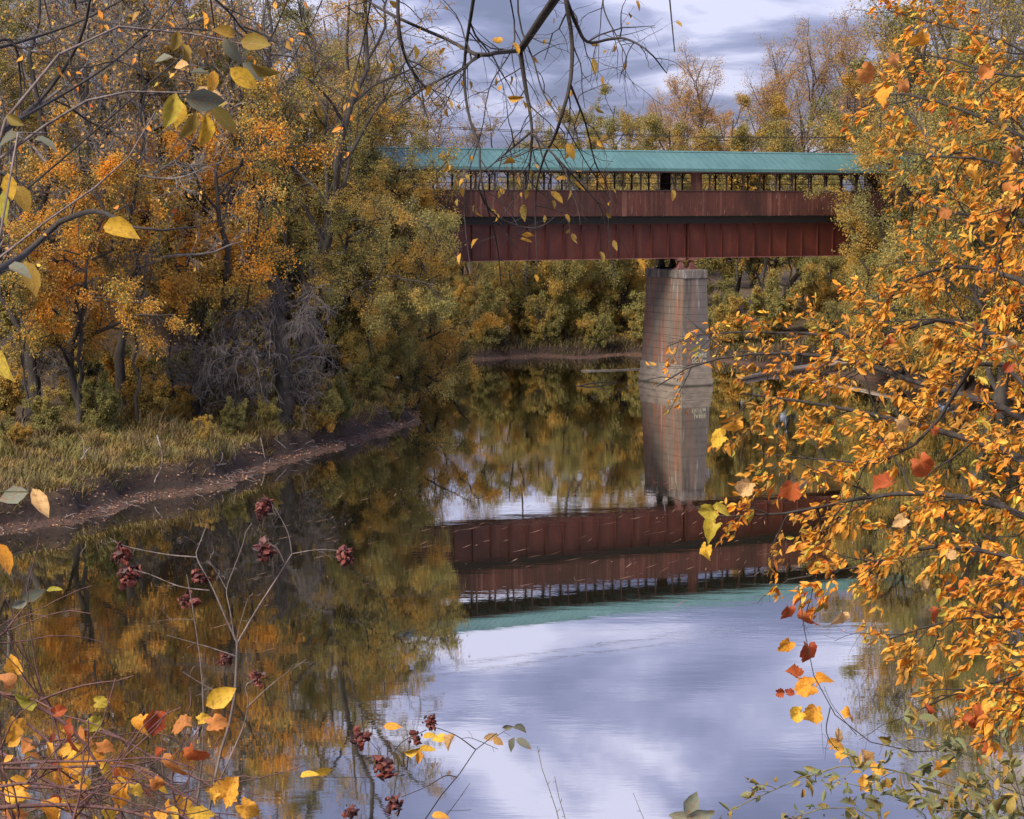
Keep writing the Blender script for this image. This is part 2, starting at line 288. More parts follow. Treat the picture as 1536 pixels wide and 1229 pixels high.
def height(x, y):
    x, y = np.asarray(x, float), np.asarray(y, float)
    d = shore_dist(x, y)+.5*wob(x, y, 1.1, .7)*np.clip((y-18*KD)/6, 0, 1)
    yc = KD*np.interp(x, [-300, -60, -25, -10, 0, 10, 40, 80, 300], [-8, 10, 14, 20, 25, 32, 37, 38, 38])
    far = np.interp(d, [-6, 0, .3, .8, 1.2, 5, 20, 200], [-1.6, -.03, .09, .2, 1.0, 1.6, 2.4, 3.5])
    far = np.where(far > 0, far*np.interp(y, [50*KD, 55*KD], [1., .55])*np.interp(y, [60*KD, 75*KD], [1., 1.8]), far); far = far+np.clip(d-1, 0, 1.5)*.12*wob(x, y, .9, 2.)
    near = np.interp(d, [-6, 0, .6, 8.1*KD, 10.1*KD, 200], [-1.6, -.03, .35, 9.2, 9.4, 10])+np.clip(d-1, 0, 1)*.1*wob(x, y, 1.3, 1.)
    z = np.where(y < yc, near, far)
    s = (x-BC[0])*bx[0]+(y-BC[1])*bx[1]; n = (x-BC[0])*by_[0]+(y-BC[1])*by_[1]
    along = np.maximum(np.maximum(s-SR-1.2, SL-1.2-s)*-1., 0)      # 0 behind the abutments
    emb = (10.15-np.maximum(np.abs(n)-2.6, 0)*1.0-along*1.4)*np.clip((d-1.5)/5, 0, 1)
    return np.maximum(z, np.where(d > .5, emb, -9))
def axis(lo, hi, a, b, st):
    c = np.arange(a, b, st); L = a-np.cumsum(st*1.22**np.arange(1, 60)); R = c[-1]+np.cumsum(st*1.22**np.arange(1, 60))
    return np.concatenate([[lo], L[L > lo][::-1], c, R[R < hi], [hi]])
gx, gy = axis(-450, 450, -34, 42, .36), axis(-120, 1200, -3, 66*KD, .5)
GX, GY = np.meshgrid(gx, gy); GZ = height(GX, GY); nx, ny = len(gx), len(gy)
idx = np.arange(nx*ny).reshape(ny, nx)
quads = np.stack([idx[:-1, :-1], idx[:-1, 1:], idx[1:, 1:], idx[1:, :-1]], -1).reshape(-1, 4)
link('ground', mesh_np('ground', np.stack([GX, GY, GZ], -1).reshape(-1, 3), [quads], M['ground'], True), kind='structure')
link('river_water', mesh_np('river_water', np.array([(-320, -60, 0), (320, -60, 0), (320, 190, 0), (-320, 190, 0)], float), [np.array([[0, 1, 2, 3]])], M['water']), kind='structure')
def gz(x, y): return float(height(np.array([x]), np.array([y]))[0])

# ------------------------------------------------------------------ the covered bridge
bridge = thing('covered_bridge', 'long red covered bridge with teal metal roof crossing the river', 'bridge', (BC[0], BC[1], 0), BR_ANG)
rng = np.random.default_rng(5)
def zat(py, px=1044, n=0.):               # height on the bridge, n metres towards the camera from its axis, seen at that pixel row
    q = BC-by_*n; d = ray(px, py); return CAMH+d[2]*q[1]/d[1]
Z0, ZS0, ZS1, ZE, ZR = zat(387.5, n=1.05), zat(324, n=1.6), zat(287, n=1.6), zat(254, n=2.), zat(227)
Z1 = ZS0-.46; ZD = ZS0-.07     # girder, siding, eave, ridge heights
NW = 1.6                                                            # half width to the siding
def bpart(name, bxs, mat, parent=bridge, kind=None, bev=None):
    o = link(name, bxs.mesh(name, M[mat]), parent, kind)
    return bevel(o, bev) if bev else o
def at_place(name, me, loc, parent=bridge, rz=0):
    o = link(name, me, parent); o.location = loc; o.rotation_euler[2] = rz; return o
bpart('deck', Boxes().box(SL-.6, SR+.6, -NW+.06, NW-.06, ZD+.14, ZD+.3), 'timber')
st_mesh = Boxes().box(-.012, .012, -.14, 0, Z0+.05, Z1-.05).mesh('stiffener', M['girder'])
for y, side in ((-1.05, -1), (1.05, 1)):
    for a, b_ in ((SL-.3, -.06), (.06, SR+.3)):                     # two spans butt over the pier
        gd = bpart('girder', Boxes().box(a, b_, y-.015, y+.015, Z0+.03, Z1-.03), 'girder')
        fl = Boxes(); fl.box(a, b_, y-.2, y+.2, Z0, Z0+.035); o = bpart('flange', fl, 'flange', gd)
        fl = Boxes(); fl.box(a, b_, y-.2, y+.2, Z1-.035, Z1); o = bpart('flange', fl, 'girder', gd)
        fl = Boxes(); fl.box(a, b_, y+side*.016 if side > 0 else y-.06, y+.06 if side > 0 else y-.016, Z0+.036, Z0+.16); bpart('flange_angle', fl, 'girder', gd)
        for k in range(int((b_-a)/1.2)+1):
            s = (-.12-k*1.2) if a < 0 else (.12+k*1.2)
            if a < s < b_: at_place('stiffener', st_mesh, (s, y+side*(.0155 if side < 0 else .1555), 0), gd)
for k in range(24):                                                  # cross frames under the deck
    s = SL+1+k*2.6; bx_ = Boxes(); bx_.bar((s, -1.03, Z0+.4), (s, 1.03, Z1-.3), .08, .08).bar((s, 1.03, Z0+.4), (s, -1.03, Z1-.3), .08, .081); bpart('cross_frame', bx_, 'dark')
for y in (-1.2, 0., 1.2): bpart('light_block_stringer', Boxes().box(SL-.3, SR+.3, y-.1, y+.1, ZD-.03, ZD+.138), 'dark')  # dark boxes added under the deck to block light between the ties
for y in (-1.27, 1.27): bpart('tie_shade_strip', Boxes().box(SL-.3, SR+.3, y-.03, y+.03, Z1+.006, ZD-.036), 'dark')  # added dark strip over the tie ends, standing in for the shade above the girder
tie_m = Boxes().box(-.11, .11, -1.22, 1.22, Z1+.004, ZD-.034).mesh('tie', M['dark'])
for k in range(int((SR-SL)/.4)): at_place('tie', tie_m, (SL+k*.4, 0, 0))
for sgn, nm in ((-1, 'siding'), (1, 'siding')):                      # hundreds of narrow boards, three pixels each
    bb = Boxes(); s = SL-.5
    while s < SR+.5:
        w = .15+rng.uniform(-.012, .02); o_ = rng.uniform(0, .005); z_ = rng.uniform(-.015, .015)
        y0, y1 = sorted((sgn*NW, sgn*(NW+.028+o_))); bb.box(s, s+w-.008, y0, y1, ZS0+z_, ZS1+.3*z_); s += w
    bpart('siding', bb, 'siding', kind='stuff')
    bpart('handrail', Boxes().box(SL-.5, SR+.5, *(sorted((sgn*(NW-.12), sgn*(NW+.07)))), ZS1+.006, ZS1+.05), 'timber')
    bpart('nailer', Boxes().box(SL-.5, SR+.5, *(sorted((sgn*(NW-.06), sgn*(NW-.002)))), ZS0+.1, ZS0+.25), 'timber')
    for zc in (ZS1+.45, ZS1+.78):
        bpart('guard_cable', Boxes().box(SL-.5, SR+.5, *(sorted((sgn*(NW-.075), sgn*(NW-.1)))), zc, zc+.02), 'dark')
    pw = Boxes()
    for k in range(5):
        s = (.0 if sgn < 0 else -.2)+k*.155; y0, y1 = sorted((sgn*NW, sgn*(NW+.03+rng.uniform(0, .008)))); pw.box(s, s+.147, y0, y1, ZS1+.055, ZE-.03)
    bpart('wide_panel', pw, 'siding', kind='stuff')
    bpart('top_plate', Boxes().box(SL-.5, SR+.5, *(sorted((sgn*(NW-.14), sgn*(NW-.004)))), ZE-.02, ZE+.14), 'timber')
post_m = Boxes().box(-.04, .04, -.04, .04, ZD+.31, ZE-.025).mesh('post', M['timber'])
br_a = Boxes().bar((0, 0, ZE-.5), (.36, 0, ZE-.06), .045, .045).mesh('knee_brace', M['timber'])
br_b = Boxes().bar((0, 0, ZE-.5), (-.36, 0, ZE-.06), .045, .045).mesh('knee_brace', M['timber'])
for sgn in (-1, 1):
    for k in range(int((SR-SL)/1.22)+1):
        p = at_place('post', post_m, (SL+k*1.22, sgn*(NW-.06), 0))
        at_place('knee_brace', br_a, (0, 0, 0), p); at_place('knee_brace', br_b, (0, 0, 0), p)
for k in range(26): s = SL+.3+k*2.44; bpart('tie_beam', Boxes().box(s, s+.1, -NW+.15, NW-.15, ZE+.0, ZE+.14), 'timber')
EO = 1.98; ez = ZE+.02
for sgn in (-1, 1):
    pts = [(SL-1, 0, ZR), (SR+1, 0, ZR), (SR+1, sgn*EO, ez), (SL-1, sgn*EO, ez)]
    if sgn < 0: pts = pts[::-1]
    sl = bpart('roof_slope', Boxes().hexa([(a, b_, c_-.05) for a, b_, c_ in pts]+pts), 'roof')
    rb_ = Boxes(); s = SL-.7
    while s < SR+1: rb_.bar((s, sgn*.03, ZR+.006), (s, sgn*(EO-.01), ez+.016), .022, .03); s += .46
    bpart('roof_ribs', rb_, 'roof', sl, 'stuff')
    bpart('fascia', Boxes().box(SL-1, SR+1, *(sorted((sgn*(EO+.004), sgn*(EO+.03)))), ez-.16, ez+.01), 'roof')
    bpart('fascia_shadow_board', Boxes().box(SL-1, SR+1, *(sorted((sgn*(EO-.06), sgn*EO))), ez-.24, ez-.06), 'timber')
    rf = Boxes()
    for k in range(54):
        s = SL+k*1.2; rf.bar((s, 0, ZR-.12), (s, sgn*(EO-.08), ez-.12), .06, .09)
    bpart('rafters', rf, 'timber', kind='stuff')
cap = Boxes(); cap.hexa([(SL-1, -.16, ZR-.055), (SR+1, -.16, ZR-.055), (SR+1, .16, ZR-.055), (SL-1, .16, ZR-.055), (SL-1, -.02, ZR+.03), (SR+1, -.02, ZR+.03), (SR+1, .02, ZR+.03), (SL-1, .02, ZR+.03)])
bpart('ridge_cap', cap, 'roof')
ZB = zat(405, n=2.2)
for s in (-.4, .4):
    for y in (-1.05, 1.05):
        b4 = Boxes(); b4.box(s-.3, s+.3, y-.25, y+.25, ZB, ZB+.1); b4.hexa([(s-.2, y-.18, ZB+.1), (s+.2, y-.18, ZB+.1), (s+.2, y+.18, ZB+.1), (s-.2, y+.18, ZB+.1), (s-.08, y-.15, Z0-.12), (s+.08, y-.15, Z0-.12), (s+.08, y+.15, Z0-.12), (s-.08, y+.15, Z0-.12)]); b4.box(s-.28, s+.28, y-.22, y+.22, Z0-.12, Z0-.002)
        bpart('bearing', b4, 'flange' if y < 0 else 'dark')

# pier: cap, courses, footing
pier = thing('bridge_pier', 'tall tapered concrete pier with rust streaks standing in the river', 'pier', (BC[0], BC[1], 0), BR_ANG)
def frust(hw0, hl0, hw1, hl1, z0, z1, cx0=0):
    return Boxes().hexa([(-hw0, -hl0, z0), (hw0, -hl0, z0), (hw0, hl0, z0), (-hw0, hl0, z0), (-hw1, -hl1, z1), (hw1, -hl1, z1), (hw1, hl1, z1), (-hw1, hl1, z1)])
ztop, zf = zat(418, n=2.2), zat(547, n=2.3)
PW0, PW1, PL0, PL1 = 1.0, .82, 2.35, 2.12
o = link('cap', frust(.88, 2.2, .88, 2.2, ztop+.004, ZB-.004).mesh('cap', M['cap']), pier); bevel(o, .03)
N = 12
for k in range(N):
    def wl(z): f = (z-zf)/(ztop-zf); return PW0+(PW1-PW0)*f, PL0+(PL1-PL0)*f
    z0 = zf+(ztop-zf)*k/N; z1 = zf+(ztop-zf)*(k+1)/N; j = rng.uniform(-.006, .006)
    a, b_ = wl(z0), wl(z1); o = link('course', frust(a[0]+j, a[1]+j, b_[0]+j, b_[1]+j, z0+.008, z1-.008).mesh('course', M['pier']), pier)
o = link('core', frust(PW0-.03, PL0-.03, PW1-.03, PL1-.03, zf-.02, ztop+.1).mesh('core', M['dark']), pier)
for z0, z1, e in ((-1.6, .42, .14), (.424, .85, .08), (.854, zf-.002, .05)):
    o = link('footing', frust(PW0+e+.03, PL0+e+.03, PW0+e, PL0+e, z0, z1).mesh('footing', M['footing']), pier); bevel(o, .02)
def graffiti(txt, x, z, size, tilt):
    cu = bpy.data.curves.new('g', 'FONT'); cu.body = txt; cu.size = size; cu.extrude = .003; cu.offset = size*.018
    ob = bpy.data.objects.new('g', cu); COL.objects.link(ob); dg = bpy.context.evaluated_depsgraph_get(); dg.update()
    me = bpy.data.meshes.new_from_object(ob.evaluated_get(dg)); bpy.data.objects.remove(ob); me.materials.clear(); me.materials.append(M['chalk'])
    g_ = link('painted_lettering', me, pier); f = (z-zf)/(ztop-zf); lean = math.atan((PL0-PL1)/(ztop-zf))
    g_.location = (x, -(PL0+(PL1-PL0)*f)-.026, z); g_.rotation_euler = (math.pi/2-lean, tilt, 0)
graffiti('JAMIE', -.12, 1.72, .36, 0.); graffiti('DOT.M', -.3, 1.4, .32, .06)
# abutments
for s, w in ((SL-.4, -1), (SR+.4, 1)):
    ab = thing('bridge_abutment', 'weathered concrete abutment under the left end of the bridge' if w < 0 else 'weathered concrete abutment under the right end of the bridge', 'abutment', (BC[0]+bx[0]*s, BC[1]+bx[1]*s, 0), BR_ANG, 'abutments of the covered bridge')
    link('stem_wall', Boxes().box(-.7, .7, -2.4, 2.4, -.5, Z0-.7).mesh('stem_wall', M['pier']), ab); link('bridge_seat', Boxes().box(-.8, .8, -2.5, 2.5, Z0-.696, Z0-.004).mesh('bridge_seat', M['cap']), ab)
# overhead wires just in front of the bridge, strung between two poles among the trees
wa = thing('utility_pole', 'wooden utility pole among the trees by the left end of the bridge', 'pole', group='utility poles'); wb = thing('utility_pole', 'wooden utility pole behind the orange leaves at the right bank', 'pole', group='utility poles')
ends = []
for o_, s in ((wa, -37), (wb, 33)):
    q = BC+bx*s-by_*4.6; zb = gz(*q); o_.location = (q[0], q[1], zb); o_.rotation_euler[2] = BR_ANG
    link('post', frust(.14, .14, .1, .1, -.5, 16.9-zb).mesh('post', M['bark_gray']), o_); link('crossarm', Boxes().box(-.06, .06, -.9, .9, 15.86-zb, 16.0-zb).mesh('crossarm', M['bark_gray']), o_); ends.append(q)

# ------------------------------------------------------------------ plants: vectorised branches and leaves
def nrm(v): return v/np.maximum(np.linalg.norm(v, axis=-1, keepdims=True), 1e-9)
def smooth_path(pts, n):                  # Catmull-Rom through the guide points, resampled
    p = np.asarray(pts, float)
    if len(p) == 2: return p[0]+(p[1]-p[0])*np.linspace(0, 1, n)[:, None]
    q = np.vstack([2*p[0]-p[1], p, 2*p[-1]-p[-2]]); out = []
    for i in range(1, len(q)-2):
        u = np.linspace(0, 1, 12, endpoint=False)[:, None]; a, b, c, d = q[i-1], q[i], q[i+1], q[i+2]
        out.append(.5*(2*b+(c-a)*u+(2*a-5*b+4*c-d)*u**2+(3*b-a-3*c+d)*u**3))
    c = np.vstack(out+[p[-1:]]); L = np.concatenate([[0], np.cumsum(np.linalg.norm(np.diff(c, axis=0), axis=1))])
    return np.stack([np.interp(np.linspace(0, L[-1], n), L, c[:, k]) for k in range(3)], 1)
def tubes(Pt, R, sides):
    N, n, _ = Pt.shape; T = nrm(np.gradient(Pt, axis=1)); mean = nrm(Pt[:, -1]-Pt[:, 0])
    ref = np.eye(3)[np.argmin(np.abs(mean), axis=1)][:, None, :]; U = nrm(np.cross(T, ref)); Vv = np.cross(T, U)
    a = np.arange(sides)*2*np.pi/sides
    ring = Pt[:, :, None, :]+R[:, :, None, None]*(np.cos(a)[None, None, :, None]*U[:, :, None, :]+np.sin(a)[None, None, :, None]*Vv[:, :, None, :])
    i = np.arange(n-1)[:, None]*sides; k = np.arange(sides)[None]; k2 = (k+1) % sides
    f = np.stack([i+k, i+k2, i+sides+k2, i+sides+k], -1).reshape(-1, 4)
    F_ = (f[None]+(np.arange(N)*n*sides)[:, None, None]).reshape(-1, 4)
    return ring.reshape(-1, 3), F_
def join(parts):
    V, Fc, o = [], [], 0
    for v, f in parts: V.append(v); Fc.append(f+o); o += len(v)
    return np.vstack(V), np.vstack(Fc)
def grow(Pt, R, k, L, n, ang, tr, wig, trop, rr, rng, shape=None, outward=0.):
    N, m, _ = Pt.shape; pi = np.repeat(np.arange(N), k); M_ = N*k
    u = ((np.tile(np.arange(k), N)+rng.uniform(0, 1, M_))/k); tt = tr[0]+(tr[1]-tr[0])*u
    fi = tt*(m-1); i0 = np.minimum(fi.astype(int), m-2); fr = (fi-i0)[:, None]
    base = Pt[pi, i0]*(1-fr)+Pt[pi, i0+1]*fr; T = nrm(Pt[pi, i0+1]-Pt[pi, i0])
    rp = R[pi, i0]*(1-fr[:, 0])+R[pi, i0+1]*fr[:, 0]
    ax = nrm(np.cross(T, nrm(rng.normal(size=(M_, 3))))); a = np.radians(rng.uniform(ang[0], ang[1], M_))[:, None]
    d = nrm(np.cos(a)*T+np.sin(a)*ax)
    Ls = (L if np.isscalar(L) else np.asarray(L)[pi])*rng.uniform(.6, 1.25, M_)
    if shape is not None: Ls = Ls*shape(tt)
    else: Ls = Ls*(1-.45*tt)
    out = [base]; step = (Ls/(n-1))[:, None]
    for j in range(n-1):
        d = nrm(d+wig*rng.normal(size=(M_, 3))+np.array([0, 0, trop])); out.append(out[-1]+d*step)
    Pc = np.stack(out, 1); r0 = np.minimum(rp*.72, rr*np.maximum(Ls, .05)); Rc = r0[:, None]*np.linspace(1, .32, n)[None]
    return Pc, Rc, Ls
def leaf_spots(Pt, k, rng, tr=(.1, 1.), off=.05, droop=.5, along=.6):
    N, m, _ = Pt.shape; pi = np.repeat(np.arange(N), k); M_ = N*k; tt = rng.uniform(tr[0], tr[1], M_)
    fi = tt*(m-1); i0 = np.minimum(fi.astype(int), m-2); fr = (fi-i0)[:, None]
    p = Pt[pi, i0]*(1-fr)+Pt[pi, i0+1]*fr; T = nrm(Pt[pi, i0+1]-Pt[pi, i0])
    d = nrm(along*T+.8*rng.normal(size=(M_, 3))+np.array([0, 0, -droop])); return p+off*rng.normal(size=(M_, 3)), d
def leaf_frames(d, rng, flat=.5):
    nn = nrm(rng.normal(size=d.shape)+np.array([0, -flat*.5, flat])); y = nrm(np.cross(nn, d)); return y, np.cross(d, y)
def kites(p, d, L, wr, rng, fold=.22):
    y, z = leaf_frames(d, rng); L = np.asarray(L)[:, None]; w = L*wr/2; mid = p+d*L*.45
    V = np.stack([p, mid+y*w+z*w*fold*2, p+d*L-z*L*.08, mid-y*w+z*w*fold*2], 1).reshape(-1, 3)
    return V, np.arange(len(V)).reshape(-1, 4)
LT = np.array([0, .16, .42, .72, 1.0]); LW = np.array([0, .62, 1., .68, 0])
def leaf_template(curl, fold, wavy=0.):
    V = [(0, 0, 0)]
    for t_, w_ in zip(LT[1:-1], LW[1:-1]):
        zc = -curl*t_*t_; V += [(t_, w_*.5, zc+fold*w_*.5+wavy*math.sin(9*t_)), (t_, 0, zc), (t_, -w_*.5, zc+fold*w_*.5-wavy*math.sin(7*t_+1))]
    V.append((1, 0, -curl))
    Q = [(1, 2, 5, 4), (2, 3, 6, 5), (4, 5, 8, 7), (5, 6, 9, 8)]; T3 = [(0, 2, 1), (0, 3, 2), (7, 8, 10), (8, 9, 10)]
    return np.array(V, float), np.array(Q), np.array(T3)
def ovals(p, d, L, wr, rng):
    """bent ovate leaves, 12 triangles each"""
    y, z = leaf_frames(d, rng); Ms = len(p); sel = rng.integers(0, 4, Ms); Vt = np.stack([leaf_template(c_, f_)[0] for c_, f_ in ((.05, .15), (.22, .3), (.4, .1), (-.12, .45))]); _, Q, T3 = leaf_template(0, 0)
    v = Vt[sel]*np.stack([L, L*wr, L], -1)[:, None, :]
    V = p[:, None]+v[..., :1]*d[:, None]+v[..., 1:2]*y[:, None]+v[..., 2:]*z[:, None]
    o = (np.arange(Ms)*11)[:, None, None]; return V.reshape(-1, 3), (Q[None]+o).reshape(-1, 4), (T3[None]+o).reshape(-1, 3)

class Tree: pass
def build_tree(seed, guides, l1, l2, l3, leaf, tr0=.25):
    """guides: [(points, r0, r1)] relative to the base. l1..l3: dict for grow. leaf: dict(k, L, wr, ...)"""
    rng = np.random.default_rng(seed); T = Tree()
    n = 14; Pt = np.stack([smooth_path(g[0], n) for g in guides]); R = np.stack([np.linspace(g[1], g[2], n) for g in guides])
    flare = 1+.55*np.exp(-np.arange(n)*1.1); R[0] *= flare
    hgt = Pt[0][-1, 2]; wv = rng.normal(size=Pt.shape)*.012*hgt; wv[:, 0] = 0; Pt = Pt+wv*np.array([1, 1, .2])
    T.trunk = tubes(Pt, R, 8); br = []
    lens = np.linalg.norm(np.diff(Pt, axis=1), axis=2).sum(1)
    A, RA, LA = grow(Pt, R, l1['k'], lens*l1['L'], 8, l1.get('ang', (35, 75)), l1.get('tr', (tr0, 1)), l1.get('wig', .16), l1.get('trop', .05), .022, rng, l1.get('shape')); br.append(tubes(A, RA, 5))
    B, RB, LB = grow(A, RA, l2['k'], LA*l2['L'], 6, l2.get('ang', (30, 75)), (.2, 1), l2.get('wig', .2), l2.get('trop', .02), .016, rng); br.append(tubes(B, np.maximum(RB, .006), 4))
    C, RC, LC = grow(B, RB, l3['k'], LB*l3['L'], 4, l3.get('ang', (25, 70)), (.1, 1), l3.get('wig', .25), l3.get('trop', 0.), .012, rng); br.append(tubes(C, np.maximum(RC, leaf.get('tw', .004)), 3))
    T.branches = join(br); T.crown = None
    if leaf.get('k', 0) > 0:
        p, d = leaf_spots(np.concatenate([C]), leaf['k'], rng, off=leaf.get('off', .06), droop=leaf.get('droop', .5))
        keep = rng.uniform(size=len(p)) < leaf.get('keep', 1.); gap = np.sin(p[:, 0]*1.7+seed)*np.sin(p[:, 1]*1.9+2*seed)*np.sin(p[:, 2]*1.6+seed*.7); keep &= gap > leaf.get('gap', -.45)
        p, d = p[keep], d[keep]; T.crown = kites(p, d, leaf['L']*rng.uniform(.6, 1.3, len(p)), leaf.get('wr', .6), rng)
    return T
def tree_meshes(T, nm, bark, twig, leafm):
    if not hasattr(T, 'me'):
        T.me = [('trunk', mesh_np('trunk', T.trunk[0], [T.trunk[1]], M[bark], True), None), ('branches', mesh_np('branches', T.branches[0], [T.branches[1]], M[twig], True), 'stuff')]
        if T.crown is not None: T.me.append(('crown', mesh_np('crown', T.crown[0], [T.crown[1]], M[leafm]), 'stuff'))
    T.m = [(a, b, c, mt) for (a, b, c), mt in zip(T.me, (bark, twig, leafm))]
    return T
def place(T, name, label, cat, x, y, rz=0., sc=1., group=None, dz=-.1, szz=None):
    y = y*KD; o = thing(name, label, cat, (x, y, gz(x, y)+dz), rz, group); o.scale = (sc, sc, szz or sc)
    for nm, me, kd, mt in T.m:
        c_ = link(nm, me, o, kd); c_.material_slots[0].link = 'OBJECT'; c_.material_slots[0].material = M[mt]
    return o
def Xp(px, y, z=2.): return (px-768)/F*(y*KD*CP+(CAMH-z)*SP)
def straight(h, lean=(0, 0), r=.16, k=3, seed=0, start=0.):
    rg = np.random.default_rng(seed); zs = np.linspace(0, h, k+2)
    return ([(lean[0]*(z/h)**1.3+rg.normal()*.02*h*(z > 0), lean[1]*(z/h)**1.3+rg.normal()*.02*h*(z > 0), z) for z in zs], r, r*.2)
rnd = lambda t_: .38+.62*np.sin(np.pi*np.clip(.12+.86*t_, 0, 1))**.8
low = lambda t_: 1.05-.6*t_

# prototypes -----------------------------------------------------------------
def proto(kind, seed):
    if kind == 'gold':      # dense gold and orange tree
        return build_tree(seed, [straight(11, (.6, -.4), .17, seed=seed), ([(0, 0, .3), (-.9, .3, 3), (-1.8, .2, 6.5), (-2.2, 0, 9)], .11, .03)], dict(k=14, L=.36, shape=rnd, trop=.04), dict(k=8, L=.45), dict(k=8, L=.42, trop=-.04), dict(k=34, L=.092, wr=.6, gap=-.26, off=.13, tw=.006), .22)
    if kind == 'tall':      # tall sparse tree
        return build_tree(seed, [straight(18, (.8, .3), .22, seed=seed), ([(0, 0, 4), (1.2, .3, 8), (2.0, .3, 12), (2.3, 0, 16)], .1, .03)], dict(k=19, L=.27, shape=rnd, trop=.1, ang=(28, 62), tr=(.28, .92)), dict(k=9, L=.45, trop=.06), dict(k=7, L=.62, trop=.04), dict(k=14, L=.1, wr=.62, keep=.7, gap=-.6, tw=.0075, off=.22), .3)
    if kind == 'bush':      # bushy tree with branches down to the ground
        rg = np.random.default_rng(seed); gs = [straight(9.5, (.4, 0), .15, seed=seed)]
        for k in range(4):
            a = k*1.57+rg.uniform(-.5, .5); r_ = rg.uniform(2.2, 3.3); h = rg.uniform(4.5, 7.5); gs.append(([(0, 0, .2), (.4*r_*math.cos(a), .4*r_*math.sin(a), h*.42), (r_*math.cos(a), r_*math.sin(a), h)], .09, .03))
        return build_tree(seed, gs, dict(k=10, L=.36, shape=low, tr=(.06, 1), trop=.02, ang=(35, 85)), dict(k=8, L=.48, trop=-.02), dict(k=7, L=.48, trop=-.08), dict(k=26, L=.092, wr=.5, gap=-.32, droop=.8, off=.13, tw=.006), .1)
    if kind == 'bare':      # grey bare twiggy tree
        return build_tree(seed, [straight(14, (.7, .4), .17, seed=seed), ([(0, 0, 2), (-1.3, .2, 5), (-2.4, .2, 9), (-2.8, 0, 12)], .1, .03)], dict(k=15, L=.3, shape=rnd, trop=.08, wig=.22), dict(k=9, L=.5, wig=.26), dict(k=10, L=.5, wig=.3), dict(k=1, L=.15, wr=.6, keep=.8, tw=.009), .18)
    if kind == 'shrub':     # understory shrub
        rg = np.random.default_rng(seed); gs = []
        for k in range(7):
            a = rg.uniform(0, 6.28); r_ = rg.uniform(.4, 1.3); h = rg.uniform(1.6, 3.0); gs.append(([(0, 0, 0), (.45*r_*math.cos(a), .45*r_*math.sin(a), h*.5), (r_*math.cos(a), r_*math.sin(a), h)], .03, .01))
        return build_tree(seed, gs, dict(k=9, L=.38, shape=low, tr=(.08, 1)), dict(k=6, L=.5), dict(k=4, L=.5), dict(k=13, L=.1, wr=.55, gap=-.5, tw=.004), .1)
    if kind == 'brush':     # grey leafless brush
        rg = np.random.default_rng(seed); gs = []
        for k in range(9):
            a = rg.uniform(0, 6.28); r_ = rg.uniform(.5, 1.8); h = rg.uniform(1.8, 3.6); gs.append(([(0, 0, 0), (.4*r_*math.cos(a), .4*r_*math.sin(a), h*.7), (r_*math.cos(a), r_*math.sin(a), h*.85)], .03, .01))
        return build_tree(seed, gs, dict(k=7, L=.5, tr=(.2, 1), wig=.22, trop=-.05), dict(k=5, L=.6, wig=.25, trop=-.08), dict(k=3, L=.6, wig=.3, trop=-.1), dict(k=0, tw=.007), .1)
    if kind == 'sapling':   # slender trunk with few leaves
        return build_tree(seed, [straight(9, (.5, .2), .075, seed=seed)], dict(k=16, L=.22, tr=(.35, 1), trop=.1, ang=(30, 60)), dict(k=6, L=.5), dict(k=4, L=.5), dict(k=10, L=.12, wr=.6, tw=.005, gap=-.3), .3)
MATS = {'gold': ('bark', 'twig_dark', 'l_orange'), 'tall': ('bark_gray', 'bark_gray', 'l_brown'), 'bush': ('bark', 'twig_dark', 'l_willow'), 'bare': ('bark', 'bark_gray', 'l_brown'), 'shrub': ('twig_dark', 'twig_dark', 'l_olive'), 'brush': ('bark', 'brush', 'l_brown'), 'sapling': ('bark', 'twig_dark', 'l_gold')}
PR = {}
def pr(kind, seed=1, leafm=None, bark=None):
    key = (kind, seed, leafm, bark)
    if key not in PR:
        base = next((v for k_, v in PR.items() if k_[:2] == key[:2]), None) or proto(kind, seed)
        T = Tree(); T.trunk, T.branches, T.crown = base.trunk, base.branches, base.crown
        if hasattr(base, 'me'): T.me = base.me
        b_, w_, l_ = MATS[kind]
        PR[key] = tree_meshes(T, kind, bark or b_, bark or w_, leafm or l_)
    return PR[key]

# ------------------------------------------------------------------ trees of the left bank
lb = 'trees on the left bank'
def rel(pts, base): return [tuple(np.asarray(p)-base) for p in pts]
base = np.array([Xp(452, 41), 41*KD, 1.3])                  # the leaning forked tree, limbs traced at its own distance
T = build_tree(11, [(rel([base, P(462, 520, 41), P(474, 420, 41), P(500, 320, 40.6), P(528, 215, 40), P(545, 90, 40), P(540, -60, 40)], base), .26, .07),
                    (rel([P(470, 440, 41), P(482, 330, 41.5), P(487, 240, 42), P(482, 130, 42), P(440, 10, 43)], base), .14, .04),
                    (rel([P(478, 400, 41), P(540, 350, 40.5), P(590, 330, 40), P(650, 345, 39.5)], base), .10, .03),
                    (rel([P(466, 500, 41), P(520, 450, 40), P(580, 420, 39), P(650, 430, 38.5)], base), .10, .03),
                    (rel([P(500, 320, 40.6), P(450, 260, 41), P(390, 190, 41.5), P(350, 80, 42)], base), .10, .03)],
               dict(k=13, L=.3, shape=rnd, trop=.03), dict(k=8, L=.45), dict(k=7, L=.45, trop=-.04), dict(k=24, L=.09, wr=.55, gap=-.25, off=.13, tw=.006), .15)
tree_meshes(T, 'lean', 'bark', 'twig_dark', 'l_olive'); place(T, 'forked_tree', 'dark forked trunk leaning right, olive gold leaves, tallest on the left bank', 'tree', base[0], base[1]/KD, group=lb)
